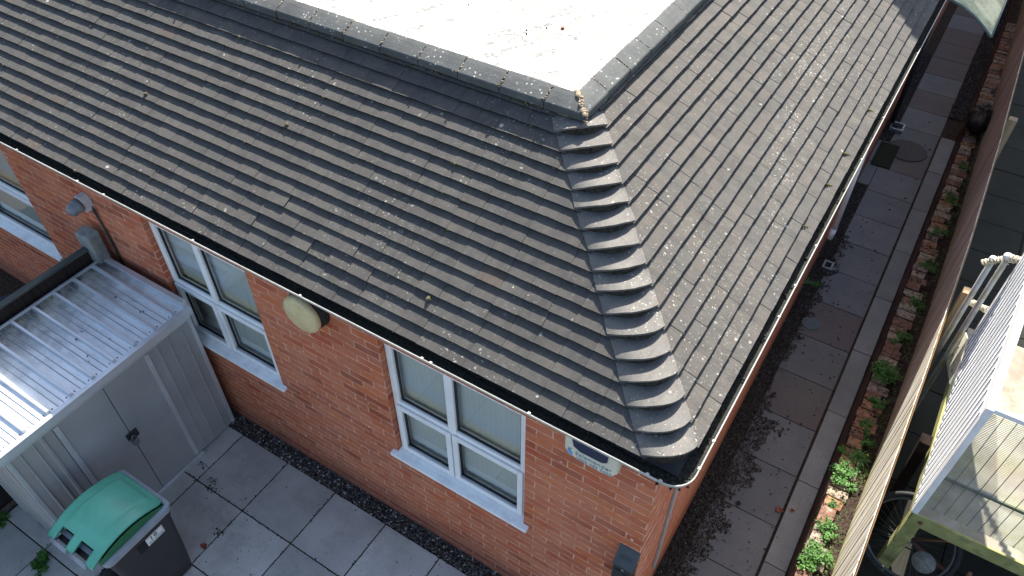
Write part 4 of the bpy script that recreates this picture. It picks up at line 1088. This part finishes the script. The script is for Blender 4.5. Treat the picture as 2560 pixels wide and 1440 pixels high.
b = MB(); b.smooth = True; b.lathe([(0, -.02), (.03, -.015), (.036, 0), (.03, .02), (0, .03)], Matrix.Translation((1.42, 3.36, 2.20)), 14); b.lathe([(0, -.02), (.026, -.012), (.03, 0), (.024, .018), (0, .024)], Matrix.Translation((1.35, 3.44, 2.08)), 14); b.build("pole_cap", M_bulb, P_)
for i in range(15):
    t = i/14; c = Vector((1.32, 3.44, 2.03)).lerp(Vector((1.62, 3.17, 2.38)), t); d = Vector((rnd(-.6, .6), rnd(-.5, .5), rnd(.2, 1) if i % 3 else -.8)).normalized()*rnd(.035, .06)
    b = MB(); b.tube([c, c+d], .0012, 4); b.build("light_wire", M_wire, P_)
    b = MB(); blob(b, c+d, .0045); b.build("fairy_light", M_bulb, P_, normals=False)

# bicycle in the gloom below the landing
BK = empty("bicycle", (1.6, 1.6, .2), "dark bicycle with spoked wheel leaning in the shade under the metal landing", "bicycle")
M_dimalu = simple("shade_dimmed_alloy", (.09, .09, .09), .6, .3, metal=.4, var=.3)  # darker copy of the rim metal, shade under the landing painted in
def wheel(c, nrm, rad):
    c = Vector(c); nrm = Vector(nrm).normalized(); u = nrm.orthogonal().normalized(); v = nrm.cross(u)
    b = MB(); b.tube([c+(u*math.cos(a*math.pi/24)+v*math.sin(a*math.pi/24))*rad for a in range(48)], .022, 10, closed=True); wh = b.build("wheel", M_tyre, BK)
    b = MB(); b.tube([c+(u*math.cos(a*math.pi/24)+v*math.sin(a*math.pi/24))*(rad-.03) for a in range(48)], .011, 8, closed=True); b.build("rim", M_dimalu, wh)
    b = MB()
    for i in range(32):
        a = i*math.pi/16; h = c+nrm*(.03 if i % 2 else -.03)+(u*math.cos(a+.9)+v*math.sin(a+.9))*.025; e = c+(u*math.cos(a)+v*math.sin(a))*(rad-.035); bar(b, h, e, .0011)
    b.build("spokes", M_dimalu, wh, normals=False)
    b = MB(); b.tube([c-nrm*.05, c+nrm*.05], .02, 10); b.build("hub", M_alu, wh)
    return wh
nrmw = Vector((-.22, -.80, .55)); wc = Vector((1.60, 1.66, .66))
wheel(wc, nrmw, .345)
dirx = Vector((.97, -.2, -.05)).normalized()
wheel(wc+dirx*1.02, nrmw, .345)
b = MB(); nn2 = nrmw.normalized(); b.smooth = False
ctr = wc+dirx*.17+Vector((0, 0, -.10))+nn2*.06; u = nn2.orthogonal().normalized(); v = nn2.cross(u)
b.tube([ctr, ctr+nn2*.004], .085, 28); b.build("chain_guard", simple("dull_disc", (.20, .19, .17), .6, .3, var=.3, scale=30), BK)
b = MB(); b.tube([wc, ctr-nn2*.06+dirx*.28], .014, 8); b.tube([ctr-nn2*.06+dirx*.28, wc+dirx*.36+Vector((0, -.25, .42))*.9], .015, 8); b.tube([wc, wc+dirx*.40+Vector((0, .1, .34))], .010, 8); b.tube([wc+dirx*.40+Vector((0, .1, .34)), wc+dirx*.95+Vector((0, .12, .3))], .016, 8); b.tube([wc+dirx*1.02, wc+dirx*.93+Vector((0, .12, .36))], .014, 8)
b.build("frame", M_brownt, BK)

# ------------------------------------------------------------------ SHED
SH = empty("metal_shed", (-4.6, -.95, 0), "grey metal garden shed with ribbed pent roof and double doors on the patio", "shed")
sx0, sx1, sy0, sy1 = -5.03, -4.10, -1.76, -.09; zf, zb_ = 1.60, 1.66
b = MB()
b.box(sx0, sx1, sy0, sy0+.012, .02, zf-.02); b.box(sx0, sx1, sy1-.012, sy1, .02, zf-.02); b.box(sx0, sx0+.012, sy0+.012, sy1-.012, .02, zf)
b.box(sx1-.012, sx1, sy0+.012, -1.40, .02, zf-.02); b.box(sx1-.012, sx1, -.53, sy1-.012, .02, zf-.02)
b.box(sx1-.03, sx1-.0121, -1.42, -.50, .02, zf-.03)
# pressed ribs on the walls
def vrib_front(y, w_=.022, d=.014): 
    b.hexa([(sx1+.0002, y-w_, .05), (sx1+d, y-w_*.5, .05), (sx1+d, y+w_*.5, .05), (sx1+.0002, y+w_, .05)], [(sx1+.0002, y-w_, zf-.06), (sx1+d, y-w_*.5, zf-.06), (sx1+d, y+w_*.5, zf-.06), (sx1+.0002, y+w_, zf-.06)])
for y in (-.20, -.34, -.45, -1.49, -1.56, -1.66): vrib_front(y, .020 if int(y*100) % 2 else .010)
def vrib_side(x, w_=.02, d=.014):
    b.hexa([(x-w_, sy0-.0002, .05), (x-w_*.5, sy0-d, .05), (x+w_*.5, sy0-d, .05), (x+w_, sy0-.0002, .05)], [(x-w_, sy0-.0002, zf-.06), (x-w_*.5, sy0-d, zf-.06), (x+w_*.5, sy0-d, zf-.06), (x+w_, sy0-.0002, zf-.06)])
for x in (-4.2, -4.32, -4.45, -4.6, -4.75, -4.9): vrib_side(x)
b.build("body", M_shed, SH, bevel=.002)
b = MB(); b.box(sx1-.005, sx1+.02, sy0-.02, sy1+.005, zf-.10, zf-.02); b.box(sx1-.02, sx1+.03, -1.42, -.50, .0, .035); b.box(sx1-.006, sx1+.010, sy0-.004, sy0+.03, .02, zf-.1); b.box(sx1-.006, sx1+.010, sy1-.03, sy1+.004, .02, zf-.1)
b.build("frame_trim", M_shedt, SH, bevel=.003)
for (a, c) in ((-1.395, -.957), (-.951, -.535)):
    b = MB(); b.box(sx1-.011, sx1+.009, a, c, .04, zf-.105); dr = b.build("door", M_shed, SH, bevel=.004)
    b = MB(); yy = a+.02 if a < -1 else c-.02; b.box(sx1+.0095, sx1+.018, yy-.02, yy+.02, .05, zf-.115); b.build("door_stile", M_shedt, dr, bevel=.003)
b = MB(); b.box(sx1+.010, sx1+.022, -1.0, -.955, .83, .90); b.box(sx1+.010, sx1+.03, -.95, -.90, .82, .90); b.build("hasp", M_black, SH, bevel=.003)
b = MB(); b.box(sx1+.03, sx1+.055, -.985, -.935, .77, .83); b.tube([(sx1+.043, -.975, .83), (sx1+.043, -.975, .865), (sx1+.043, -.96, .878), (sx1+.043, -.945, .865), (sx1+.043, -.945, .83)], .005, 8); b.build("padlock", M_alu, SH, bevel=.003)
rx0, rx1, ry0, ry1 = -5.10, -4.035, -2.05, -.075
zr = lambda x: 1.64+(1.685-1.64)*(rx1-x)/(rx1-rx0)
b = MB()
b.hexa([(rx0, ry0, zr(rx0)-.03), (rx1, ry0, zr(rx1)-.03), (rx1, ry1, zr(rx1)-.03), (rx0, ry1, zr(rx0)-.03)], [(rx0, ry0, zr(rx0)), (rx1, ry0, zr(rx1)), (rx1, ry1, zr(rx1)), (rx0, ry1, zr(rx0))])
y = -.215; 
while y > ry0+.05:
    for (yy, w_, h) in ((y, .017, .028), (y-.068, .0035, .008), (y-.115, .0035, .008)):
        if yy < ry0+.03: continue
        a, c = rx0+.03, rx1-.045
        b.cur = 1 if h > .02 else 2  # main ribs use the paler trim metal as a painted highlight
        b.hexa([(a, yy-w_, zr(a)+.0003), (c, yy-w_, zr(c)+.0003), (c, yy+w_, zr(c)+.0003), (a, yy+w_, zr(a)+.0003)], [(a, yy-w_*.6, zr(a)+h), (c, yy-w_*.6, zr(c)+h), (c, yy+w_*.6, zr(c)+h), (a, yy+w_*.6, zr(a)+h)])
    y -= .19
RF = b.build("roof", [M_sroof, M_shedt, M_shed], SH, bevel=.001, seg=1)
b = MB(); b.hexa([(rx1-.04, ry0, zr(rx1)-.06), (rx1+.006, ry0, zr(rx1)-.065), (rx1+.006, ry1, zr(rx1)-.065), (rx1-.04, ry1, zr(rx1)-.06)], [(rx1-.04, ry0, zr(rx1)+.0045), (rx1+.003, ry0, zr(rx1)+.0045), (rx1+.003, ry1, zr(rx1)+.0045), (rx1-.04, ry1, zr(rx1)+.0045)])
b.box(rx0, rx0+.028, ry0, ry1, zr(rx0)-.03, zr(rx0)+.012); b.box(rx0+.03, rx1-.042, ry1-.045, ry1+.004, zr(rx0)-.05, zr(rx0)+.014)
b.build("roof_trim", M_shedt, RF, bevel=.003)
y = -.215
while y > ry0+.05:
    for dy in (-.035, .035):
        for x in (rx1-.06, rx0+.06):
            b = MB(); blob(b, (x, y+dy, zr(x)+.003), .006); b.build("screw", M_ink, RF, normals=False)
    y -= .19
b = MB()
for i in range(26): litter(b, rnd(rx0+.05, rx1-.1), rnd(-1.0, -.15), zr(-4.5)+.008, rnd(.004, .016))
b.build("fallen_leaves", M_litter, RF, normals=False)

# tall dark fence and concrete post behind the shed
D_ = empty("dark_close_board_fence", (-5.15, -1.2, 0), "dark tall close-board fence with mossy grey capping behind the shed", "fence")
b = MB(); y = -.165
while y > -3.6:
    b.box(-5.165, -5.150+rnd(0, .004), y-.118, y, .02, 1.80); y -= .12
b.build("board_panel", M_darkwood, D_)
b = MB()
def cap(u, v): return (0, 0, 0)
b.hexa([(-5.175, -3.6, 1.80), (-5.125, -3.6, 1.80), (-5.125, -.165, 1.80), (-5.175, -.165, 1.80)], [(-5.175, -3.6, 1.835), (-5.128, -3.6, 1.825), (-5.128, -.165, 1.825), (-5.175, -.165, 1.835)])
b.build("capping", M_greywood, D_, bevel=.006)
b = MB(); b.hexa([(-5.24, -.16, -.05), (-5.04, -.16, -.05), (-5.04, -.05, -.05), (-5.24, -.05, -.05)], [(-5.24, -.16, 1.95), (-5.04, -.16, 1.97), (-5.04, -.05, 1.99), (-5.24, -.05, 1.97)])
tag(b.build("concrete_post", M_conc, bevel=.012), "grey concrete fence post standing against the brick wall below the camera", "post")
b = MB(); b.smooth = True
def tarp(u, v):
    x = -6.6+1.35*u; y = -1.5+1.2*v; return (x, y, .55+.25*math.sin(v*3)+.08*noise.noise(Vector((x*4, y*4, 0)))-.12*u)
b.grid(tarp, 30, 30); o = b.build("tarpaulin", M_tarp, normals=False); tag(o, "dark blue tarpaulin sheet in the neighbouring yard behind the dark fence", "tarpaulin")
sm = o.modifiers.new("t", 'SOLIDIFY'); sm.thickness = .01

# ------------------------------------------------------------------ WHEELIE BIN
WB = empty("wheelie_bin", (-3.51, -1.57, 0), "black wheelie bin with domed green lid and number 18 sticker beside the shed", "wheelie bin")
X0, X1, Y0, Y1 = -3.79, -3.225, -1.86, -1.235; HB = .985
b = MB()
def rr(x0, x1, y0, y1, z, r, n=5):
    P = []
    for (cx, cy, a0) in ((x1-r, y1-r, 0), (x0+r, y1-r, 90), (x0+r, y0+r, 180), (x1-r, y0+r, 270)):
        for i in range(n+1):
            a = R(a0+90*i/n); P.append((cx+r*math.cos(a), cy+r*math.sin(a), z))
    return P
rings = [rr(X0+.07, X1-.07, Y0+.16, Y1-.07, .03, .05), rr(X0+.055, X1-.055, Y0+.13, Y1-.055, .25, .05), rr(X0+.02, X1-.02, Y0+.06, Y1-.02, HB-.06, .045)]
n = len(rings[0]); b.smooth = True
for r_ in rings: b.v += r_
for k in range(2):
    for i in range(n): b.f.append((k*n+i, k*n+(i+1) % n, (k+1)*n+(i+1) % n, (k+1)*n+i)); b.mi.append(0); b.sm.append(True)
b.f.append(tuple(range(n))); b.mi.append(0); b.sm.append(False)
b.build("body", M_bin, WB)
b = MB(); a_ = rr(X0, X1, Y0+.04, Y1, HB-.06, .05); c_ = rr(X0-.004, X1+.004, Y0+.036, Y1+.004, HB, .05); d_ = rr(X0+.03, X1-.03, Y0+.07, Y1-.03, HB, .04)
b.add(a_+c_+d_, [(i, (i+1) % n, n+(i+1) % n, n+i) for i in range(n)]+[(n+i, n+(i+1) % n, 2*n+(i+1) % n, 2*n+i) for i in range(n)]); b.build("rim", M_rim, WB)
# lid: arched along its length, raised centre panel
lx0, lx1, ly0, ly1 = X0+.012, X1-.05, Y0-.03, Y1-.025
def lz(u, v):
    arch = .085*math.sin(math.pi*min(1, max(0, v*1.02)))**.8
    return 1.015+arch-.01*(2*u-1)**2
NU, NV = 40, 44
def lid(u, v):
    x = lx0+(lx1-lx0)*u; y = ly0+(ly1-ly0)*v; z = lz(u, v)
    e = min((u-.16)/.03, (.84-u)/.03, (v-.20)/.10, (.94-v)/.03); e = max(0, min(1, e)); z += .016*e*e*(3-2*e)
    if v > .93: # round the front corners
        k = (v-.93)/.07; x = lx0+.02*k*k+(lx1-lx0-.04*k*k)*u
    return Vector((x, y, z))
def hole(u, v): return v < .085 and v > .0 and (.13 < u < .43 or .57 < u < .87)
b = MB(); b.smooth = True; V = [lid(i/NU, j/NV) for j in range(NV+1) for i in range(NU+1)]
F = []
for j in range(NV):
    for i in range(NU):
        u, v = (i+.5)/NU, (j+.5)/NV
        if v < .15 and (.14 < u < .42 or .58 < u < .86): continue
        F.append((j*(NU+1)+i, j*(NU+1)+i+1, (j+1)*(NU+1)+i+1, (j+1)*(NU+1)+i))
b.add(V, F)
o = b.build("lid", M_lid, WB, normals=False); sm = o.modifiers.new("t", 'SOLIDIFY'); sm.thickness = .022; sm.offset = -1
LID = o
b = MB()   # dark green skirt under the lid
sk = [lid(1, j/NV) for j in range(4, NV+1)]
b.add([p+Vector((.012, 0, -.022)) for p in sk]+[Vector((p.x+.022, p.y, HB+.004)) for p in sk], [(i, i+1, len(sk)+i+1, len(sk)+i) for i in range(len(sk)-1)])
sk2 = [lid(i/NU, 1) for i in range(NU+1)]
b.add([p+Vector((0, -.004, -.02)) for p in sk2]+[Vector((p.x, p.y+.004, HB+.004)) for p in sk2], [(i, i+1, NU+2+i, NU+1+i) for i in range(NU)])
sk3 = [lid(0, j/NV) for j in range(NV+1)]
b.add([p+Vector((.004, 0, -.02)) for p in sk3]+[Vector((p.x+.0, p.y, HB+.004)) for p in sk3], [(i, i+1, len(sk3)+i+1, len(sk3)+i) for i in range(len(sk3)-1)])
b.build("lid_skirt", M_lidd, WB, normals=False)
for (a, c) in ((.10, .46), (.54, .90)):
    b = MB(); b.tube([(lx0+(lx1-lx0)*a, Y0-.035, 1.0), (lx0+(lx1-lx0)*c, Y0-.035, 1.0)], .017, 14); b.build("handle", M_rim, WB)
b = MB(); b.box(lx0+.06, lx1-.06, Y0+.0, Y0+.07, HB-.05, HB-.01); b.build("hinge_well", M_ink, WB)
for x in (X0+.03, X1-.03):
    b = MB(); b.smooth = True; b.lathe([(0, -.025), (.10, -.025), (.10, .025), (0, .025)], Matrix.Translation((x, Y0+.13, .10)) @ Matrix.Rotation(R(90), 4, 'Y'), 28); b.build("wheel", M_tyre, WB)
# sticker on the side facing the wall corner
sxp = lambda z: X1-.020-.035*(HB-.06-z)/(HB-.06-.25)+.0016
zc, yc_ = .80, -1.44
up_ = Vector((sxp(.88)-sxp(.70), 0, .18)).normalized(); yy_ = Vector((0, 1, 0)); oc = Vector((sxp(zc)+.001, yc_, zc)); nn3 = yy_.cross(up_)
def plate(b, y0, y1, z0, z1, off, th=.0012): b.hexa([oc+yy_*y0+up_*z0+nn3*off, oc+yy_*y1+up_*z0+nn3*off, oc+yy_*y1+up_*z1+nn3*off, oc+yy_*y0+up_*z1+nn3*off], [oc+yy_*y0+up_*z0+nn3*(off+th), oc+yy_*y1+up_*z0+nn3*(off+th), oc+yy_*y1+up_*z1+nn3*(off+th), oc+yy_*y0+up_*z1+nn3*(off+th)])
b = MB(); plate(b, -.075, .075, -.05, .05, .001); ST = b.build("sticker", M_stick, WB, bevel=.0)
b = MB(); plate(b, -.15, -.077, -.06, .045, .0006); b.build("sticker_backing", M_ink, WB)
b = MB(); t = .0022
for (a, c, d, e) in ((-.068, .068, .041, .041+t), (-.068, .068, -.043, -.043+t), (.066, .066+t, -.043, .043)): plate(b, a, c, d, e, .0023, .0005)
b.build("sticker_border", M_ink, ST)
text_mesh("sticker_number", "18", .066, M_ink, yy_, up_, oc+nn3*.0030+up_*.014-yy_*.012, ST, .0004, 1.05)
text_mesh("sticker_street", "ICE ROAD", .024, M_ink, yy_, up_, oc+nn3*.0030-up_*.026, ST, .0004, 1.1)
